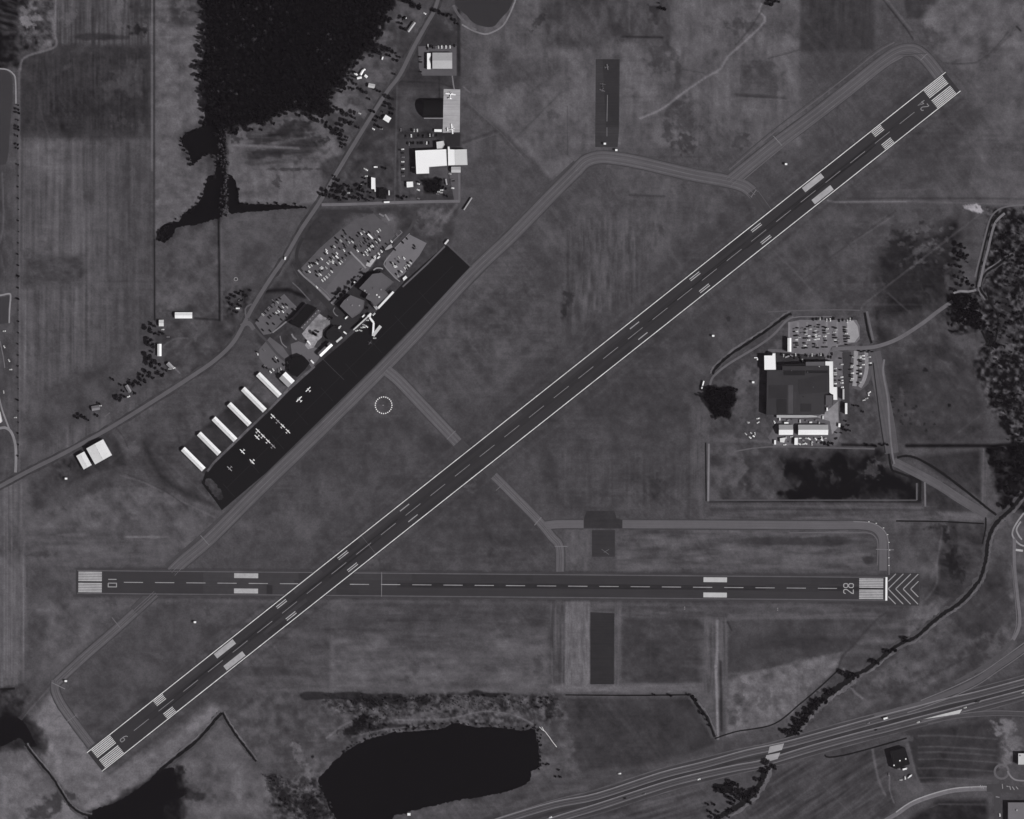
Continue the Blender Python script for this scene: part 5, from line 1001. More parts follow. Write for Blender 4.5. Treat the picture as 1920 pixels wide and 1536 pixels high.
def tree(x, y, r, label, group, tone=1, tall=1.0, name='tree', cat='tree'):
    r *= rt.choice((.65, .8, .9, 1, 1.1)); h_ = r*tall*.68
    e = empty(name, P(x, y)); e.rotation_euler = (0, 0, rt.random()*6.28); e.scale = (r, r, h_)
    o = bpy.data.objects.new('crown', CR[tone*2+rt.randrange(2)]); C.objects.link(o); o.parent = e; o.location = (0, 0, 1.75)
    o = bpy.data.objects.new('trunk', TRK); C.objects.link(o); o.parent = e; o.location = (0, 0, 1.75)
    tag(e, label, cat, group); return e
ORD = ['', 'first','second','third','fourth','fifth','sixth','seventh','eighth','ninth','tenth','eleventh','twelfth','thirteenth','fourteenth','fifteenth','sixteenth','seventeenth','eighteenth','nineteenth','twentieth']
def ordn(n):
    if n <= 20: return ORD[n]
    T = {20: 'twenty', 30: 'thirty', 40: 'forty', 50: 'fifty', 60: 'sixty', 70: 'seventy', 80: 'eighty', 90: 'ninety'}
    return T[n//10*10]+'-'+ORD[n % 10] if n % 10 else {30: 'thirtieth', 40: 'fortieth', 50: 'fiftieth', 60: 'sixtieth', 70: 'seventieth', 80: 'eightieth', 90: 'ninetieth'}[n]
def inpoly(x, y, poly):
    c_ = False; n = len(poly)
    for i in range(n):
        a, b_ = poly[i], poly[(i+1) % n]
        if (a[1] > y) != (b_[1] > y) and x < (b_[0]-a[0])*(y-a[1])/(b_[1]-a[1])+a[0]: c_ = not c_
    return c_
def grove(pts, where, frm, group, tone=1, key=1, rr=(3, 5), tall=1.2, desc='dark tree', stuff=None):
    if stuff:                             # past what one could count: one object
        tn = (tone,) if isinstance(tone, int) else tone; vv = []; ff = []; mi = []
        for p in pts:
            t_ = rt.choice(tn); me = CR[t_*2+rt.randrange(2)]; r = p[2] if len(p) > 2 else rt.uniform(*rr); a = rt.random()*6.28; ca, sa = math.cos(a), math.sin(a); b0 = len(vv); c0 = P(p[0], p[1])
            vv += [(c0.x+r*(v.co.x*ca-v.co.y*sa), c0.y+r*(v.co.x*sa+v.co.y*ca), (v.co.z+1.75*.72)*r*tall*.75) for v in me.vertices]
            ff += [tuple(b0+i for i in pl.vertices) for pl in me.polygons]; mi += [t_]*len(me.polygons)
        me = bpy.data.meshes.new(stuff); me.from_pydata(vv, [], ff); me.update(); me.polygons.foreach_set('material_index', mi)
        o = link(stuff, me, [CR[i*2].materials[0] for i in range(4)]); return tag(o, desc+' '+where, stuff.replace('_', ' '), None, 'stuff')
    pts = sorted(pts, key=lambda p: p[key])
    for i, p in enumerate(pts):
        r = p[2] if len(p) > 2 else rt.uniform(*rr); tn = tone if not isinstance(tone, tuple) else rt.choice(tone)
        tree(p[0], p[1], r, '%s %s, %s from the %s' % (desc, where, ordn(i+1), frm), group, tn, tall, cat='tree')
grove([(34.5+rt.uniform(-1, 1), y) for y in (198, 206, 213, 226, 238, 244, 256, 272, 279, 310)], 'in the hedgerow beside the dark western field', 'north', 'hedgerow trees by the western field', 0, 1, (2.2, 3.6), 1.5)
grove([(34.5+rt.uniform(-.6, .6), y) for y in range(330, 860, 21)], 'in the thin line along the western track', 'north', 'bushes along the western track', 0, 1, (1.7, 2.8), .9, 'small dark bush')
grove([(284,606,4),(290,612,6),(281,618,6),(290,626,5),(284,638,5),(278,641,4),(288,648,5),(286,660,4),(281,668,5),(288,677,6),(284,684,6),(291,690,5),(273,695,4),(281,700,5),(300,684,5),(305,703,5),(268,704,4),(312,695,5),(273,715,5),(264,722,4),(287,708,4),(306,626,3.5),(298,628,3)], 'round the farm sheds at the field corner', 'north', 'trees round the farm sheds', (0, 1), 1, tall=1.5)
grove([(146,783,4),(152,779,5),(160,783,5),(166,788,3),(183,779,3),(227,722,3),(232,734,4),(250,722,5),(226,748,5),(234,744,4),(213,712,3),(243,712,3),(253,738,4),(260,718,4),(187,757,3)], 'near the roadside houses northwest of the main road', 'west', 'trees by the roadside houses', (0, 1), 0, tall=1.2)
grove([(440,556,4),(448,551,4),(430,560,4),(436,572,3.5),(453,563,4),(462,556,4),(444,585,3.5),(432,580,3),(456,548,3),(451,574,3.5),(470,545,3)], 'in the copse west of the terminal road', 'north', 'copse west of the terminal road', (0, 1), 1, tall=1.0)
grove([(612,358,5),(622,352,4),(606,366,5),(618,368,5),(630,360,6),(640,353,6),(645,362,6),(634,372,5),(653,350,5),(660,358,4),(628,331,3.5),(635,338,4),(637,374,4),(676,350,6),(681,358,6),(679,368,6),(672,373,5),(686,345,5),(700,372,4),(694,362,3.5),(650,374,4),(662,372,4),(686,374,4),(692,376,3),(684,335,3)], 'in the yards north of the east west lane', 'west', 'yard trees north of the lane', (0, 0, 1), 0, tall=1.3)
grove([(800,342,6),(806,348,6),(812,350,6),(818,346,5),(804,356,5),(814,360,4),(826,338,4),(830,352,4),(836,354,4),(838,368,4),(751,282,3),(753,372,4),(762,370,3),(722,316,3)], 'south of the large white hangar', 'west', 'trees south of the white hangar', 0, 0, tall=1.2)
np_ = [(770,5,7),(778,10,7),(786,14,7),(760,3,6),(814,20,5),(822,22,5),(830,27,5),(838,30,4),(846,30,4),(853,38,4),(858,45,4),(757,36,5),(760,56,5),(752,45,4),(750,108,5),(742,100,5),(735,96,5),(728,92,6),(720,95,5),(715,88,5),(731,105,4),(744,114,4),(712,100,5),(705,96,5),(698,106,4),(690,95,6),(700,82,6),(706,72,5),(716,66,5),(664,122,5),(655,135,5),(660,152,5),(668,158,4),(645,158,6),(635,162,6),(640,172,4),(662,168,5),(678,168,5),(686,174,5),(693,186,3.5),(703,168,3),(712,172,3.5),(700,210,3.5),(718,210,3),(728,182,4),(736,186,4),(730,196,4),(722,200,3),(738,206,3.5),(735,214,3.5),(712,222,3.5),(716,240,3),(708,236,3),(705,227,3),(640,207,5),(632,202,5),(650,215,5),(658,218,5),(664,212,4),(648,228,5),(656,232,5),(662,230,4),(640,235,5),(620,240,6),(628,246,6),(636,254,6),(642,262,5),(648,272,5),(640,246,5),(652,258,4),(612,232,5),(616,215,4),(604,220,4),(641,276,4),(650,264,4),(666,222,3),(672,240,3),(740,140,3)]
grove(np_, 'among the houses between wood and road', 'west', 'trees among the northern houses', (0, 0, 1, 1, 2), 0, tall=1.2)
grove([(1236,6,3),(1446,8,5),(1451,3,4),(1440,2,3),(1460,4,3),(1243,18,6)], 'in the rough grass at the northern edge', 'west', 'trees at the northern edge', 0, 0, tall=.9)
grove([(592,628,4.5),(588,624,3.5),(597,622,3),(630,552,4.5),(622,596,3),(617,600,3),(707,513,3.5),(712,509,3),(646,547,5),(640,553,5),(634,560,5),(654,541,4),(661,534,4),(668,527,3.5),(675,520,3.5),(683,513,3),(646,560,3),(688,577,4),(680,600,3),(613,648,4)], 'between the terminal buildings', 'west', 'trees between the terminal buildings', 0, 0, tall=1.3)
# plant and creek side
grove([(1338,728,6),(1350,730,6),(1362,732,6),(1372,736,5),(1346,742,5),(1368,750,5),(1360,765,5),(1350,775,4),(1333,745,4),(1376,728,4),(1341,784,4),(1345,756,5)], 'in the black clump west of the plant', 'west', 'clump west of the plant', (0, 0, 1), 0, tall=1.2)
grove([(1585,790,3),(1590,798,4),(1580,800,4),(1586,806,4),(1594,808,3.5),(1577,812,3),(1560,832,4),(1552,834,4),(1545,832,3.5),(1618,772,3),(1608,762,2.5),(1600,760,2.5),(1663,834,3),(1654,834,3),(1640,836,3.5),(1625,834,3)], 'by the southeast corner of the plant', 'west', 'trees by the plant corner', 0, 0, tall=.9)
wood = [(1905,398),(1925,395),(1925,900),(1905,905),(1885,790),(1862,760),(1855,700),(1860,640),(1850,590),(1868,560),(1878,500),(1860,470)]
pts = []
while len(pts) < 130:
    x, y = rt.uniform(1848, 1925), rt.uniform(395, 900)
    if inpoly(x, y, wood) and all((x-a)**2+(y-b_)**2 > 20 for a, b_, *_ in pts): pts.append((x, y, rt.uniform(1.6, 4.2)))
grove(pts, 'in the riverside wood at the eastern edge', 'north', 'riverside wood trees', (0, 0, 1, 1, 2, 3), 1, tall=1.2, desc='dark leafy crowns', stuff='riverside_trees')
grove([(1798,460,6),(1808,465,5),(1798,474,6),(1806,484,5),(1796,488,5),(1812,480,4),(1800,500,4),(1814,492,3),(1805,512,5),(1796,520,4),(1812,522,4),(1800,535,4),(1812,530,5),(1822,536,4),(1784,498,4),(1790,545,4),(1880,450,5),(1885,445,4),(1876,478,5),(1862,490,4),(1796,604,5),(1784,610,4),(1782,590,4),(1790,570,4),(1826,600,5),(1836,590,4),(1845,605,5),(1830,615,4),(1786,622,3)], 'between the levee path and the marsh', 'north', 'trees by the levee path', (0, 0, 1), 1, tall=1.1)
pts = []; w2 = [(1860,845),(1925,835),(1925,935),(1900,950),(1875,955),(1868,920),(1862,880)]
while len(pts) < 26:
    x, y = rt.uniform(1860, 1925), rt.uniform(835, 955)
    if inpoly(x, y, w2) and all((x-a)**2+(y-b_)**2 > 60 for a, b_, *_ in pts): pts.append((x, y, rt.uniform(4, 7)))
grove(pts, 'in the dark wood above the creek mouth', 'north', 'dark wood above the creek', (0, 0, 1), 1, tall=1.3, desc='black crowns', stuff='dark_wood')
pts = []
for cx_, cy_, dx_, n_ in [(1540,1312,10,7),(1520,1332,12,7),(1500,1352,14,7),(1480,1372,14,6),(1440,1430,8,4),(1426,1462,10,6),(1408,1486,14,8),(1385,1500,22,9),(1360,1480,22,9),(1350,1520,26,10),(1578,1260,8,4),(1595,1270,6,3),(1560,1298,10,10),(1600,1266,10,7),(1640,1240,9,6),(1670,1222,9,5),(1700,1200,10,6),(1530,1318,12,10),(1510,1345,14,10),(1488,1368,16,10),(1436,1445,8,8),(1400,1490,16,14),(1447,1438,6,4),(1376,1470,12,8)]:
    for _ in range(n_): pts.append((cx_+rt.uniform(-dx_, dx_), cy_+rt.uniform(-dx_*.5, dx_*.5), rt.uniform(2.4, 4.6)))
grove(pts, 'along the creek near the highway bridge', 'north', 'creekside trees near the bridge', (0, 0, 1, 2), 1, tall=1.2, desc='dark tangled trees', stuff='creekside_trees')
pts = []
for cx_, cy_, dx_, dy_, n_ in [(690,1316,40,6,16),(760,1312,50,5,14),(880,1304,90,3,12),(680,1352,18,10,12),(720,1362,30,4,6),(1020,1318,26,10,10),(515,1465,8,10,5),(530,1500,10,12,6),(585,1510,20,22,12),(1018,1432,14,6,5),(1046,1450,5,8,4),(770,1364,40,2,4)]:
    for _ in range(n_): pts.append((cx_+rt.uniform(-dx_, dx_), cy_+rt.uniform(-dy_, dy_), rt.uniform(1.4, 3)))
nn_ = sorted(pts, key=lambda p: p[0])
grove(nn_, 'in the scrub round the big pond', 'west', '', (0, 1, 1, 2), 0, tall=.8, desc='dark bushes', stuff='pond_bushes')
grove([(1305,1312,4),(1300,1306,4),(1311,1325,4),(1318,1338,4),(1325,1350,3.5),(1330,1360,3),(1290,1303,3),(1258,1304,3),(1228,1303,2.5)], 'down the ditch east of the dark field', 'north', 'ditch side trees', 0, 1, tall=1.0)
bk = smooth([(384,205),(376,240),(345,256),(341,270),(356,292),(361,310),(384,293),(404,296),(404,328),(386,346),(372,384),(340,408),(302,428),(300,452)], 4)+smooth([(432,330),(446,352),(452,380),(520,382),(574,387)], 4)+[(414,402),(420,398),(425,406),(416,408)]
grove([(x+rt.uniform(-3, 3), y+rt.uniform(-3, 3), rt.uniform(1.4, 3.2)) for x, y in bk]+[(308+rt.uniform(-9, 9), 438+rt.uniform(-14, 14), rt.uniform(2, 4)) for _ in range(20)], 'along the banks of the black slough', '', '', (0, 0, 1), 0, tall=1.0, desc='dark bushes', stuff='slough_bushes')
wr_ = smooth([(600,1474),(611,1499),(632,1540)], 5)+smooth([(640,1412),(690,1384),(760,1369),(860,1357),(960,1366),(1004,1366),(1012,1400),(1012,1444)], 7)
grove([(x+rt.uniform(-4, 4), y+rt.uniform(-5, 1), rt.uniform(1.0, 2.4)) for x, y in wr_ for _ in range(2)], 'on the banks of the big pond', '', '', (0, 1, 3), 0, tall=.8, desc='low bushes', stuff='bank_bushes')
# the conifer wood: one mass nobody could count
def mass(name, label, polys, spacing, rad, v, seed, faces=26, holes=()):
    r_ = random.Random(seed); allv = []; allf = []
    for poly in polys:
        xs = [p[0] for p in poly]; ys = [p[1] for p in poly]; y = min(ys)
        while y < max(ys):
            x = min(xs)
            while x < max(xs):
                px_, py_ = x+r_.uniform(-.45, .45)*spacing, y+r_.uniform(-.45, .45)*spacing
                if inpoly(px_, py_, poly):
                    R0 = rad*r_.uniform(.6, 1.25); H0 = rad*r_.uniform(2.0, 3.6); c0 = P(px_, py_)
                    for _ in range(faces):
                        h_ = r_.random()**.8; a = r_.random()*6.283; rr_ = R0*((1-h_)*.95+.08)*math.sqrt(r_.uniform(.3, 1)); c_ = c0+Vector((rr_*math.cos(a), rr_*math.sin(a), .8+H0*h_))
                        n_ = Vector((math.cos(a)+r_.uniform(-.4, .4), math.sin(a)+r_.uniform(-.4, .4), r_.uniform(.3, 1.3))).normalized(); t1 = n_.orthogonal().normalized(); t2 = n_.cross(t1); s = R0*r_.uniform(.2, .4); b0 = len(allv); o_ = r_.random()*6
                        for j in range(4):
                            q_ = c_+(t1*math.cos(o_+j*1.5708)+t2*math.sin(o_+j*1.5708))*s; allv.append((q_.x, q_.y, q_.z))
                        allf.append((b0, b0+1, b0+2, b0+3))
                x += spacing
            y += spacing
    me = bpy.data.meshes.new(name); me.from_pydata(allv, [], allf); me.update()
    o = link(name, me, mat(v, .95, .35, .06, spec=.03)); tag(o, label, name.replace('_', ' '), None, 'stuff'); return o
fw = [(388,-60),(387,0),(392,20),(391,60),(384,90),(386,108),(378,122),(382,140),(388,170),(392,205),(400,240),(418,245),(432,238),(440,236),(470,235),(500,226),(520,214),(545,205),(572,206),(590,212),(606,214),(618,200),(616,180),(632,160),(650,140),(660,118),(676,105),(692,92),(702,70),(714,52),(724,26),(736,8),(740,-60)]
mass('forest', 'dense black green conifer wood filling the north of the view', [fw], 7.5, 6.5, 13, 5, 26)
edge_ = [(p_[0]+rt.uniform(-13, 13), p_[1]+rt.uniform(-10, 13), rt.uniform(2.4, 5.5)) for p_ in smooth(FW[1:-1], 5) for _ in range(1)]
grove(edge_, 'along the ragged edge of the black wood', '', '', (0, 0, 1, 2), 0, tall=1.3, desc='dark crowns', stuff='forest_edge_trees')
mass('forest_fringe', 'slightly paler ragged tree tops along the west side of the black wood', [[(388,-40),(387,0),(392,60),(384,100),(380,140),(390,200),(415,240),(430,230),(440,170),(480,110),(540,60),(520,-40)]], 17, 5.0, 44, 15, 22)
for nm_, lb_, pl_ in [('tree_clump', 'black tree clump west of the plant', [(1325,728),(1382,730),(1375,760),(1364,782),(1342,776),(1322,746)]), ('tree_clump', 'black tree clump where the plant road meets the levee', [(1786,558),(1828,554),(1844,600),(1846,618),(1802,610)])]:
    mass(nm_, lb_, [pl_], 6.5, 5.2, 14, len(lb_), 30)
mass('pale_tree_tops', 'scattered paler tree tops breaking the black canopy', [[(396,0),(560,-10),(520,60),(440,110),(396,90)],[(572,60),(640,70),(640,130),(600,120)],[(400,150),(490,160),(480,190),(410,200)],[(500,200),(600,185),(604,206),(540,208)],[(690,60),(725,10),(730,30),(690,95)]], 27, 6.4, 62, 77, 12)
mass('tree_belt', 'strip of scrubby trees dividing the black slough', [[(410,238),(426,240),(429,300),(430,380),(426,404),(410,404),(412,380),(418,330),(408,300)]], 6, 3.6, 62, 6, 22)
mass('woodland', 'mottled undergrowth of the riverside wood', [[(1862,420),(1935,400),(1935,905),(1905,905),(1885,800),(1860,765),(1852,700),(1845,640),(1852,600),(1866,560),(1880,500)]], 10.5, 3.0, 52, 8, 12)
mass('scrub', 'speckled scrub on the north and west shores of the big pond', [[(600,1302),(1045,1306),(1052,1330),(960,1332),(850,1328),(740,1338),(700,1372),(660,1384),(668,1345),(600,1316)], [(566,1470),(596,1468),(612,1500),(630,1536),(560,1540),(540,1520),(505,1470),(492,1446),(508,1450)]], 6.5, 2.4, 48, 9, 10)

rk = random.Random(8); n_ = 0
for (x, y, L_, W_, v) in [(1462,786,5,2.4,200),(1478,788,4,2,120),(1486,787,3,2,80),(1500,790,6,2.4,170),(1512,789,3,3,90),(1520,792,5,2.4,210),(1530,788,3,2,100),(1536,793,4,2,150),(1543,783,6,2.4,190),(1474,821,4,2,150),(1480,829,3,2,90),(1500,822,5,2,200),(1506,826,4,2,120),(1511,832,5,2.4,190),(1517,823,6,2.4,210),(1523,829,3,2,170),(1529,822,4,2,140),(1534,830,3,3,110),(1541,825,5,2.4,205),(1548,822,4,2,150),(1556,829,4,2,110),(1420,674,3,2,220),(1417,671,6,1.6,235),(1476,669,8,2.4,130),(1484,667,6,2,110),(1408,812,4,2,160),(1413,818,4,2.2,220),(1403,793,3,2.4,150)]:
    n_ += 1; e = empty('storage_crate', P(x, y), R(rk.choice((0, 90, 20, -30)))); tag(e, 'stored crate in the factory yards, %s counted from the list of yard goods west to east' % ordn(n_) if 0 else None, 'crate', 'crates in the factory yards'); e['_x'] = x
    boxo('body', -L_/2, L_/2, -W_/2, W_/2, .05, 2.1, mat(v, n=.05), e, .08); boxo('lid', -L_/2-.06, L_/2+.06, -W_/2-.06, W_/2+.06, 2.1, 2.28, mat(min(v+12, 240), n=0), e)
for i, e in enumerate(sorted([o for o in C.objects if o.name.startswith('storage_crate')], key=lambda o: o['_x'])):
    e['label'] = 'crate in the factory yards, %s from the west' % ordn(i+1); del e['_x']
# ------------------------------------------------------------------ aircraft
PL = mat(236, .4, 0, spec=.4); PLG = mat(150, .4, 0, spec=.4); DK = mat(40, .5, 0)
def loft(name, secs, m, parent, seg_=12):
    """secs: (x, half width, half height, z centre)"""
    bm = bmesh.new(); rings = []
    for x, a, h_, z in secs: rings.append([bm.verts.new((x, a*math.cos(2*math.pi*k/seg_), z+h_*math.sin(2*math.pi*k/seg_))) for k in range(seg_)])
    for r0, r1 in zip(rings[:-1], rings[1:]):
        for k in range(seg_): bm.faces.new((r0[k], r0[(k+1) % seg_], r1[(k+1) % seg_], r1[k]))
    bm.faces.new(rings[0][::-1]); bm.faces.new(rings[-1]); o = bmobj(name, bm, m, parent)
    for p in o.data.polygons: p.use_smooth = True
    return o
def wing(name, x0, c0, x1, c1, half, z0, z1, th, m, parent):
    bm = bmesh.new(); V_ = {}
    for sg in (-1, 0, 1):
        x, c_, z = (x0, c0, z0) if sg == 0 else (x1, c1, z1)
        V_[sg] = [bm.verts.new((x, sg*half, z)), bm.verts.new((x-c_*.3, sg*half, z+th)), bm.verts.new((x-c_, sg*half, z)), bm.verts.new((x-c_*.4, sg*half, z-th*.5))]
    for a, b_ in ((-1, 0), (0, 1)):
        for k in range(4): bm.faces.new((V_[a][k], V_[a][(k+1) % 4], V_[b_][(k+1) % 4], V_[b_][k]))
    bm.faces.new(V_[-1]); bm.faces.new(V_[1][::-1]); return bmobj(name, bm, m, parent)
def plane(label, twin=False, big=False, m=PL, group='light aircraft on the apron'):
    e = empty('airplane', (0, 0, 0)); tag(e, label, 'airplane', group); k = 1.55 if big else 1.0
    loft('fuselage', [(3.1*k, .25, .25, 1.3), (2.6*k, .5, .55, 1.3), (1*k, .68, .8, 1.45), (-.6*k, .66, .78, 1.5), (-2.2*k, .4, .5, 1.5), (-5*k, .16, .22, 1.7)], m, e)
    loft('windscreen', [(1.5*k, .5, .3, 1.95), (.9*k, .58, .42, 2.05), (.1*k, .5, .3, 2.1)], glass_mat(), e, 8)
    wing('wing', 1.3*k, 1.9*k, 1.0*k, 1.45*k, 6.1*(1.45 if big else 1), 2.15 if not twin else 1.2, 2.3 if not twin else 1.5, .16, m, e)
    wing('tailplane', -4.0*k, 1.35*k, -4.2*k, 1.0*k, 2.1*k, 1.8, 1.8, .1, m, e)
    f_ = prism('tail_fin', [(-.07, 0), (.07, 0), (.07, 1.7*k), (-.07, 1.7*k)], -5.1*k, -3.9*k, m, e); f_.location = (0, 0, 1.7)
    if twin:
        for sg in (-1, 1):
            nac = loft('engine', [(2.6*k, .2, .2, 1.35), (2.2*k, .42, .42, 1.35), (.2*k, .35, .35, 1.35), (-.6*k, .1, .1, 1.35)], m, e, 8); nac.location = (0, sg*2.1*k, 0)
            pr = boxo('propeller', 2.62*k, 2.7*k, -1.0, 1.0, -.1, .1, DK, nac); pr.location = (0, 0, 1.35)
    else:
        pr = boxo('propeller', 3.12*k, 3.2*k, -.95, .95, -.09, .09, DK, e); pr.location = (0, 0, 1.3)
    for x, y in ((2.3*k, 0), (-.1, 1.2), (-.1, -1.2)):
        o = boxo('wheel', x-.28, x+.28, y-.1, y+.1, 0, .56, DK, e, .08)
    return e
protos = {}
def put_plane(x, y, hd, label, twin=False, big=False, m=PL, s=1.0, group='light aircraft on the apron'):
    """hd: heading in the picture, degrees clockwise from up"""
    key = (twin, big, id(m))
    if key in protos: e = copy_tree(protos[key])
    else: e = plane(label, twin, big, m, group); protos[key] = e
    a = R(90-hd); e.rotation_euler = (0, 0, a); e.location = P(x, y)-Vector((math.cos(a), math.sin(a), 0))*.4; e.scale = (s, s, s)
    tag(e, label, 'airplane', group); return e
put_plane(577.7, 730.2, 315, 'small white airplane, northeasternmost on the apron, nose to northwest', s=1.0)
put_plane(560.8, 748.5, 315, 'white twin engined airplane alone beside the second hangar', True, s=1.15)
lab = ['northern', 'second', 'third', 'southern']
for (x, y), t_, g in zip([(512.2,780.2),(521.5,789.8),(530.6,798.6),(540.2,808.4)], ('northwestern end', 'second from the northwest', 'third from the northwest', 'southeastern end'), (0, 1, 0, 0)):
    put_plane(x, y, 45, '%s airplane in the eastern tie down line, %s' % ('grey' if g else 'white', t_), m=PLG if g else PL, s=.92)
for (x, y), t_, g in zip([(484.2,807.8),(493.6,817.3),(503,827),(512.4,836.2)], ('northwestern end', 'second from the northwest', 'third from the northwest', 'southeastern end'), (0, 0, 0, 1)):
    put_plane(x, y, 45, '%s airplane in the western tie down line, %s' % ('grey' if g else 'white', t_), m=PLG if g else PL, s=.95)
put_plane(482, 820.3, 225, 'white airplane tucked behind the western line, nose to southwest')
put_plane(454.3, 847, 225, 'white airplane alone between the fourth and fifth hangars')
put_plane(472.6, 866, 225, 'chunky white twin engined airplane at the southern apron', True, s=1.0)
put_plane(430.5, 879, 225, 'thin winged grey airplane, farthest southwest on the apron', m=PLG)
put_plane(844.8, 176.8, 8, 'large white airplane at the north end of the concrete apron', True, True, s=1.08, group='large aircraft on the concrete apron')
put_plane(847.5, 242, 82, 'large white airplane at the south end of the concrete apron', True, True, s=1.08, group='large aircraft on the concrete apron')
put_plane(1130, 158, 10, 'dark airplane parked on the old northern pavement', m=mat(84, .5, 0), group='aircraft on the old northern pavement', s=.9)
put_plane(1129, 170, 200, 'mottled grey airplane beside the dark one on old pavement', m=mat(105, .5, 0), group='aircraft on the old northern pavement', s=.9)
put_plane(1139, 126, 80, 'pale grey airplane near the north end of the old pavement', m=mat(118, .5, 0), group='aircraft on the old northern pavement', s=.9)
e = empty('helicopter', P(694, 643), R(40)); tag(e, 'dark helicopter on the apron below the boarding bridge', 'helicopter')
loft('fuselage', [(2.6,.2,.2,1.2),(2,.8,.8,1.3),(.2,.95,1.05,1.5),(-1.4,.6,.7,1.7),(-5.4,.12,.14,2.0)], mat(80, .4, 0), e); loft('windscreen', [(2.5,.3,.2,1.6),(1.9,.6,.5,1.75),(1.1,.6,.4,1.9)], glass_mat(), e, 8)
for a in (20, 110): o = boxo('rotor_blade', -4.8, 4.8, -.16, .16, 3.1+a*.0005, 3.16+a*.0005, mat(110, n=0), e); o.rotation_euler = (0, 0, R(a))
boxo('mast', -.12, .12, -.12, .12, 2.4, 3.3, DK, e); boxo('tail_rotor', -5.7, -5.1, .2, .26, 1.4, 2.7, DK, e)
for sg in (-1, 1): boxo('skid', -1.6, 1.8, sg*.95-.06, sg*.95+.06, 0, .12, DK, e)

# ------------------------------------------------------------------ cars
def car_mesh(nm, v, L=4.6, W=1.85, H=1.45, van=False):
    bm = bmesh.new(); h_ = W/2
    prof = [(-L/2, .35), (-L/2+.05, .85), (-L/2+.9, .95), (L/2-1.2, .92), (L/2-.1, .72), (L/2, .35)]
    if van: prof = [(-L/2, .35), (-L/2, H*1.2), (L/2-1.2, H*1.2), (L/2-.3, 1.05), (L/2, .4)]
    def sweep(pr, hw, mi, top=1.0):
        a = [bm.verts.new((x, -hw*(top if z > .9 and not van else 1), z)) for x, z in pr]; b_ = [bm.verts.new((x, hw*(top if z > .9 and not van else 1), z)) for x, z in pr]; n = len(pr); fs = [bm.faces.new(a[::-1]), bm.faces.new(b_)]
        for i in range(n): fs.append(bm.faces.new((a[i], a[(i+1) % n], b_[(i+1) % n], b_[i])))
        for f in fs: f.material_index = mi
        return fs
    sweep(prof, h_, 0)
    if not van:
        sweep([(-L/2+.55, .93), (-L/2+1.1, H-.06), (L/2-2.05, H-.06), (L/2-1.35, .91)], h_*.9, 1, .9)
        box0 = len(bm.faces); box_bm(bm, -L/2+1.15, L/2-2.1, -h_*.78, h_*.78, H-.055, H)
        bm.faces.ensure_lookup_table()
        for f in bm.faces[box0:]: f.material_index = 0
    else:
        box0 = len(bm.faces); box_bm(bm, L/2-1.15, L/2-.5, -h_*.92, h_*.92, 1.25, H*1.16); bm.faces.ensure_lookup_table()
        for f in bm.faces[box0:]: f.material_index = 1
    for x in (-L/2+.85, L/2-.9):
        for y in (-h_+.1, h_-.1):
            r_ = bmesh.ops.create_cone(bm, cap_ends=True, segments=10, radius1=.33, radius2=.33, depth=.24, matrix=Matrix.Translation((x, y, .33)) @ Matrix.Rotation(R(90), 4, 'X'))
            for f in {f for vv in r_['verts'] for f in vv.link_faces}: f.material_index = 2
    bmesh.ops.recalc_face_normals(bm, faces=bm.faces)
    me = bpy.data.meshes.new(nm); bm.to_mesh(me); bm.free()
    for mm in (mat(v, .3, 0, spec=.6), glass_mat(), DK): me.materials.append(mm)
    return me
CM = {'w': [car_mesh('car', 250), car_mesh('car', 248, 4.9, 2.0, 1.75)], 's': [car_mesh('car', 185), car_mesh('car', 200, 4.8, 1.9, 1.6)], 'g': [car_mesh('car', 118)],
      'd': [car_mesh('car', 22), car_mesh('car', 30, 4.9, 2.0, 1.75)], 'v': [car_mesh('van', 250, 5.6, 2.1, 2.0, True)], 'b': [car_mesh('bus', 235, 10.5, 2.6, 2.5, True)], 't': [car_mesh('truck', 240, 7.5, 2.5, 2.6, True)]}  # many of the black cars are put where pale cars cast shadows
NMC = {'w': ('white', 'car'), 's': ('silver', 'car'), 'g': ('grey', 'car'), 'd': ('black', 'car'), 'v': ('white', 'van'), 'b': ('white', 'bus'), 't': ('white', 'truck')}
rc = random.Random(21); seen_lab = set(); CARS = []
def cv(ox, oy, s, lst):
    return [((ox+a[0]/s), (oy+a[1]/s))+tuple(a[2:]) for a in lst]
def lot(cars, where, axis, ang, group, rowgap=9.0, jit=4, rowside='northwest', end='southwest'):
    """cars: (x, y, kind[, ang]); axis: direction of the rows in the picture (degrees, y down)"""
    keep = []
    for c_ in cars:
        if all((c_[0]-k[0])**2+(c_[1]-k[1])**2 > 7.5 for k in keep): keep.append(c_)
    ca, sa = math.cos(R(axis)), math.sin(R(axis))
    keep.sort(key=lambda c_: -c_[0]*sa+c_[1]*ca); rows = []; last = None
    for c_ in keep:
        t_ = -c_[0]*sa+c_[1]*ca
        if last is None or t_-last > rowgap: rows.append([]); last = t_
        rows[-1].append(c_)
    for ri, row in enumerate(rows):
        row.sort(key=lambda c_: c_[0]*ca+c_[1]*sa)
        for ci, c_ in enumerate(row):
            col, nm = NMC[c_[2]]
            wh = where.replace('in the ', '', 1)
            if len(rows) > 1: lb = '%s %s %s from %s, row %s from %s, %s' % (col, nm, ordn(ci+1), end, str(ri+1), rowside, wh)
            elif len(row) > 1: lb = '%s %s %s, %s from %s' % (col, nm, where, ordn(ci+1), end)
            else: lb = '%s %s %s' % (col, nm, where)
            CARS.append((c_, lb, nm, group, ang+rc.choice((0, 180))+rc.uniform(-jit, jit)))
            assert lb not in seen_lab, lb
            seen_lab.add(lb)
def K(k, pts): return [(x, y, k) for x, y in pts]
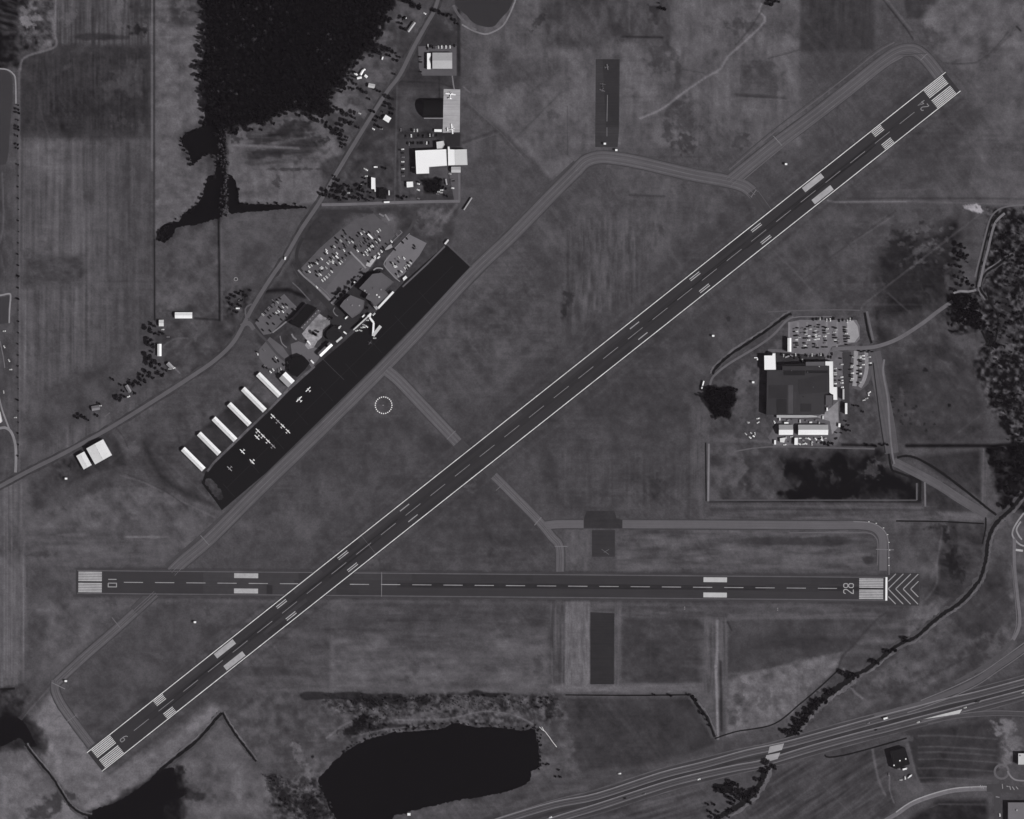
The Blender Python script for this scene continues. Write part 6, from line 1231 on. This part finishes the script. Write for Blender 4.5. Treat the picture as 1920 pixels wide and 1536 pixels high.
c1 = cv(550, 400, 12.8, K('w', [(375,1280),(385,1400),(570,1200),(680,1095),(710,1083),(790,885),(800,940),(1420,690),(690,1300),(665,1330),(825,1200),(940,1180),(1045,960),(1215,890),(1115,1200),(1540,900),(650,1470),(920,1400),(800,1530),(1680,990),(1740,940),(1780,895),(1825,860),(1870,800),(1900,780),(1630,490)])
   + K('s', [(430,1245),(985,800),(1335,695),(865,1150),(950,1140),(1160,1160),(610,1480),(855,1475),(1770,990),(1690,440),(790,1310),(1140,660),(960,1060)]) + K('g', [(955,855),(1110,680),(1225,570),(1190,840),(1225,1100),(1630,700),(1570,780),(555,1450),(1300,760)])
   + K('d', [(1210,415),(1255,490),(1180,555),(1540,545),(1665,400),(1040,700),(1080,650),(1020,600),(930,815),(900,830),(760,970),(595,1130),(510,1210),(400,1200),(460,1200),(320,1410),(960,990),(900,1080),(1110,850),(1215,750),(1245,820),(1040,1240),(1100,1140),(1190,1080),(1270,1010),(1350,970),(1500,790),(1480,830),(1620,790),(1690,720),(1740,680),(550,1400),(640,1400),(690,1370),(570,1500),(920,1340),(1290,660),(1370,590),(1440,640),(1580,480),(1710,610),(1780,500),(1830,460),(1800,620)]))
c1 += cv(550, 400, 12.8, [(1850,556,'b',45),(1050,1050,'v',45)])
c1 += cv(590, 500, 12.8, K('w', [(235,295),(295,240),(185,335),(340,195),(390,150),(415,125),(50,490)]))
lot(c1, 'in the main terminal lot', -43, 47, 'cars in the main terminal lot', 8)
c2 = cv(670, 400, 12.8, K('w', [(490,435),(530,635),(345,790),(575,910),(510,970),(415,1050),(815,675)]) + K('s', [(540,400),(455,690),(290,860),(240,900),(200,940)]) + K('g', [(420,510),(490,750),(455,800),(145,985),(235,985),(945,520),(395,770)])
   + K('d', [(540,570),(450,650),(510,700),(380,850),(300,740),(270,790),(380,730),(625,820),(580,855),(120,960),(165,1010),(290,930),(370,1070),(270,1160),(700,740),(640,870)]) + [(515,1060,'v',-43)])
c2 = [c_ for c_ in c2 if all((c_[0]-k[0])**2+(c_[1]-k[1])**2 > 7.5 for k in c1)]
lot(c2, 'in the upper terminal lot', -43, 47, 'cars in the upper terminal lot', 8)
c3 = cv(670, 400, 12.8, K('w', [(1120,1075),(890,1275),(930,1270),(1230,1250),(1275,1190),(1140,1320),(1060,1400)]) + K('s', [(995,1060),(855,1200),(970,1500),(1175,1275)]) + K('g', [(935,1110),(1400,830),(1020,1450)]) + K('d', [(1350,840),(1370,780),(985,1160),(1190,605),(1090,700),(900,870),(905,1225),(810,1190),(1295,1145),(1215,1195),(1220,1300),(1005,1400),(935,1465),(1180,1350)]))
lot(c3, 'in the eastern terminal lot', -43, 47, 'cars in the eastern terminal lot', 8)
c4 = cv(460, 530, 12.8, K('w', [(795,685),(750,730),(900,695)]) + K('s', [(775,470),(895,585),(995,590),(420,770)]) + K('g', [(940,660),(1190,640),(660,430),(560,610),(740,560)]) + K('d', [(835,380),(770,420),(630,580),(540,665),(480,730),(690,480),(910,520),(990,530),(820,600),(860,640),(870,700),(790,770),(690,750),(610,800),(570,840),(1140,650),(1030,770),(870,890),(300,915),(540,985),(680,990),(420,1140),(600,1160),(990,840)]))
lot(c4, 'in the southwest terminal lot', -45, 45, 'cars in the southwest terminal lot', 7.5)
c5 = cv(450, 620, 12.8, K('w', [(425,560),(730,990),(800,940)]) + K('s', [(860,650),(955,1010),(980,915),(1145,770)]) + K('g', [(600,840),(925,940),(580,470)]) + K('d', [(850,750),(920,725),(400,510),(800,690),(640,890),(560,870),(1040,820),(1110,840),(880,1060)]) + [(1655,290,'t',50)])
lot(c5, 'in the yard by the long hangars', -45, 50, 'cars in the yard by the long hangars', 12, 20)
c6 = cv(590, 500, 12.8, K('w', [(1425,1145)]) + K('g', [(1125,70)]) + K('d', [(400,830),(440,790),(900,320),(960,260),(590,600),(540,650)]) + [(960,370,'v',-45)])
lot(c6, 'on the terminal forecourt road', -43, -43, 'cars on the terminal forecourt road', 60)
c7 = cv(590, 580, 12.8, K('w', [(1015,515),(1180,430),(1250,415)]) + K('s', [(1180,375),(1105,512),(1265,265),(1440,695)]) + [(765,200,'v',-45),(605,430,'v',-50),(730,565,'v',40),(1175,160,'v',-45),(1130,440,'s')])
lot(c7, 'on the apron by the boarding bridge', -43, 10, 'vehicles on the apron by the boarding bridge', 80, 40)
c8 = cv(1400, 590, 14.77, K('w', [(1380,465),(1715,590),(1900,560),(1895,690),(1375,695),(1715,705),(1615,860)]) + K('s', [(1645,450),(1760,400),(1635,545),(1900,445),(1460,630)]) + K('g', [(1545,380),(1330,400),(1700,850),(1530,510)]) + K('d', [(1340,590),(1400,575),(1325,475),(1400,370),(1400,850),(1330,790),(1610,400),(1600,500),(1600,655),(1670,650),(1570,930),(1650,920),(1870,500),(1855,620),(1860,900),(1690,340),(1760,310),(1390,790),(1350,910),(1860,810),(1590,790)]))
c8 += cv(1510, 590, 14.77, K('w', [(280,565),(350,675),(545,600),(825,705),(280,610)]) + K('s', [(280,440),(370,590),(600,395),(620,520),(1125,385),(1125,525),(815,490),(850,420)]) + K('g', [(365,490),(290,340),(545,665),(540,790),(910,700),(925,800),(300,860)]) + K('d', [(520,440),(530,510),(500,340),(560,360),(245,500),(350,350),(370,285),(245,640),(780,350),(830,370),(790,570),(850,640),(790,640),(850,750),(1090,350),(1085,420),(1090,475),(1100,600),(1100,680),(1190,600),(1140,830),(580,900),(490,900),(270,900),(340,920),(240,780),(560,720),(1110,750),(1190,660)]))
lot(c8, 'in the staff lot north of the factory', 90, 0, 'cars in the factory staff lot', 5.2, 3, 'east', 'north')
c9 = cv(1510, 590, 14.77, K('w', [(690,150),(625,945)]) + K('s', [(410,115),(590,150),(1160,185),(1240,130)]) + K('d', [(220,130),(320,120),(460,105),(790,110),(940,165),(1040,150),(1290,110),(740,120)]))
lot([c_ for c_ in c9 if c_[1] < 610], 'along the top edge of the factory staff lot', 0, 90, 'cars along the top of the staff lot', 30, 5, 'north', 'west')
c10 = cv(1510, 590, 14.77, K('s', [(185,1120),(430,1105)]) + K('g', [(530,1135),(75,1140)]) + K('d', [(330,1130),(480,1120),(640,1170),(710,1180),(740,1090),(10,1120)])) + cv(1400, 590, 14.77, K('s', [(1545,1270),(1355,1110),(1020,1135)]) + K('d', [(960,1100),(1130,1130),(1230,1150),(1450,1130),(1480,1200),(1320,1190)]))
lot(c10, 'along the north wall of the factory', 0, 90, 'cars along the north wall of the factory', 30, 8, 'north', 'west')
c11 = cv(1510, 590, 14.77, K('w', [(1520,1195),(1600,1140),(1610,1225),(1600,1385),(1795,1340),(1520,1465)]) + K('s', [(1330,1180),(1295,1410),(1515,1150),(1775,1175)]) + K('d', [(1280,1140),(1290,1360),(1480,1000),(1560,1030),(1640,1010),(1760,1000),(1850,1030),(1810,1400),(1470,1420),(1530,1300),(1720,1040),(1480,1260)])) + cv(1520, 670, 14.77, K('w', [(1155,440),(1155,595),(1375,455)]) + K('s', [(1130,270),(1130,640),(1370,690)]) + K('d', [(1100,340),(1310,370),(1310,460),(1100,540),(1120,690),(1310,700),(1380,390),(1370,560),(1100,490)]))
lot(c11, 'in the eastern factory lot', 90, 0, 'cars in the eastern factory lot', 6, 5, 'east', 'north')
c12 = cv(1520, 670, 14.77, K('w', [(860,550),(860,640),(868,710),(870,830),(680,730)]) + K('s', [(860,200),(680,310),(680,430),(685,480),(430,750),(440,355)]) + K('d', [(820,350),(660,375),(665,530),(660,800),(670,640),(805,640),(820,30)]))
lot(c12, 'beside the crooked white factory strip', 90, 0, 'cars beside the white factory strip', 6, 5, 'east', 'north')
c13 = cv(1390, 750, 14.77, K('w', [(465,515),(465,625),(915,610),(240,1040),(1205,1240),(1610,1220),(1720,1220)]) + K('s', [(190,620),(120,940),(375,935),(1390,1020),(1800,1060)]) + [(1250,635,'t',0)]) + cv(1500, 750, 14.77, K('w', [(600,1050),(430,1080)]) + K('s', [(325,1220)]) + K('d', [(540,1080),(700,1180),(800,1190),(880,1200),(1000,1070),(990,900)])) + cv(1520, 670, 14.77, K('w', [(1600,1025),(1625,975)]) + K('s', [(1470,1190),(1555,1140)]))
lot(c13, 'in the yards round the factory', 0, 20, 'vehicles in the yards round the factory', 14, 60, 'north', 'west')
c14 = cv(740, 270, 12.8, K('w', [(190,130),(195,430),(205,600)]) + K('g', [(200,320),(200,770)]) + K('d', [(190,220),(195,520),(195,690)]))
lot(c14, 'in the file west of the large white hangar', 90, 0, 'cars west of the large white hangar', 30, 4, 'east', 'north')
c15 = cv(740, 270, 12.8, K('w', [(570,960),(570,1105),(1390,1060),(1130,1110)]) + K('s', [(1060,1150),(1120,1170),(440,565),(1330,720)]) + K('g', [(1385,860),(1030,1200),(570,1310)]) + K('d', [(550,910),(1410,890),(990,980),(880,1150)]))
lot(c15, 'in the yard south of the large white hangar', 0, 10, 'vehicles south of the large white hangar', 12, 15, 'north', 'west')
c16 = cv(740, 160, 12.8, K('w', [(545,1085),(400,1215),(770,1385)]) + K('s', [(470,1085),(845,1200)]) + K('g', [(920,1200),(350,1410),(150,1075)]) + K('d', [(310,1390),(390,1390),(455,1385),(560,1385),(620,1385),(665,1385),(820,1380),(690,1220),(1010,1200),(270,1220),(410,1070),(580,1200)]))
lot(c16, 'in the lot north of the large white hangar', 0, 90, 'cars north of the large white hangar', 8, 5, 'north', 'west')
c17 = cv(740, 60, 12.8, K('w', [(1130,360),(1232,360),(1330,360)]) + K('s', [(800,330),(1050,370)]) + K('g', [(990,380),(635,680)]) + K('d', [(860,345),(920,370),(790,390),(1440,330),(620,725),(620,960),(610,600)]))
lot([c_ for c_ in c17 if c_[1] < 100], 'north of the grey gabled warehouse', 0, 90, 'cars north of the grey warehouse', 30, 5, 'north', 'west')
lot([c_ for c_ in c17 if c_[1] > 100], 'west of the grey gabled warehouse', 90, 0, 'cars west of the grey warehouse', 30, 5, 'east', 'north')
c18 = [(717.5,109,'v',-75),(796.5,25.5,'w',30),(759.5,33.5,'w',20),(700,242,'w',30),(715,241.5,'s',0),(674.3,213,'s',20),(684,317,'s',30),(687,318.5,'w',30),(676.5,346.5,'s',0),(653.5,362,'s',0),(704.5,313.5,'v',0),(535,484,'v',-80),(686.4,330.5,'s',0)]
lot(c18, 'beside the houses off the main road', 0, 0, 'vehicles beside the northern houses', 14, 30, 'north', 'west')
c19 = [(326,690.5,'w',-20),(318,692,'s',0),(246,736,'w',0),(241,744,'w',-20),(188,761,'s',0),(450,562,'w',-30),(446,578.5,'v',0),(29,783,'s',0),(8,621,'s',0),(8,650,'s',60),(17,676,'s',60),(20,693,'s',0),(7,735,'s',80),(315,632,'g',0),(305,618,'s',0)]
lot(c19, 'beside the scattered farmhouses', 0, 0, 'vehicles beside the farmhouses', 16, 30, 'north', 'west')
c20 = [(1660.5,1346.5,'t',-16),(1628,1356,'g',-14),(1721.5,1354,'s',-14),(1836.5,1316,'g',-16),(1809.5,1327,'s',-14),(1310.2,1461.3,'w',-16),(1208,1489,'g',-16),(1172,1497,'d',-16),(1032,1532.5,'w',-16),(1643,1368.5,'d',-14),(1831,1315.5,'d',-16),(1918,1299,'s',-16),(1161.5,1450.5,'w',0)]
lot(c20, 'on the highway', -16, -16, 'vehicles on the highway', 200, 2, 'north', 'west')
c21 = [(1696.5,1441.5,'t',-15),(1707,1454.5,'v',-35),(1704,1457.5,'w',-35),(1697,1458.5,'w',80),(1689,1462.5,'s',0),(1685,1442,'g',0),(1874.5,1528,'w',80),(1666.5,1452,'g',80)]
lot(c21, 'south of the highway', 0, 0, 'vehicles by the black roofed building', 60, 10, 'north', 'west')
def place(c_, a, me):
    return Matrix.Translation(P(c_[0], c_[1], .2)) @ Matrix.Rotation(R(-(c_[3] if len(c_) > 3 else a)), 4, 'Z') @ Matrix.Scale(1.22, 4)
pale = [c_ for c_ in CARS if c_[0][2] != 'd']; dark = [c_ for c_ in CARS if c_[0][2] == 'd']
rank = {'b': 0, 't': 0, 'v': 1, 'w': 2, 's': 3, 'g': 4, 'd': 5}
order = sorted(CARS, key=lambda q_: (rank[q_[0][2]], -q_[0][1]))     # the brightest and largest stand out; black ones past 300, many standing for car shadows, go into one object
for c_, lb, nm, gr, a in order[:292]:
    me = rc.choice(CM[c_[2]]); o = bpy.data.objects.new('parked_'+nm, me); C.objects.link(o); o.matrix_world = place(c_, a, me); tag(o, lb, nm, gr)
vv = []; ff = []; mi = []; mats_ = [CM['d'][0].materials[0], CM['g'][0].materials[0], glass_mat(), DK]
for c_, lb, nm, gr, a in order[292:]:
    me = rc.choice(CM[c_[2]]); M_ = place(c_, a, me); b0 = len(vv); vv += [tuple(M_ @ v.co) for v in me.vertices]
    for pl in me.polygons: ff.append(tuple(b0+i for i in pl.vertices)); mi.append({0: 0 if c_[2] == 'd' else 1, 1: 2, 2: 3}[pl.material_index])
me = bpy.data.meshes.new('other_cars_and_shadows'); me.from_pydata(vv, [], ff); me.update(); me.polygons.foreach_set('material_index', mi)
tag(link('other_cars_and_shadows', me, mats_), 'black parked cars filling the rows, many standing for shadows of the pale ones', 'parked cars', None, 'stuff')
print('CARS', len(CARS), len(pale))
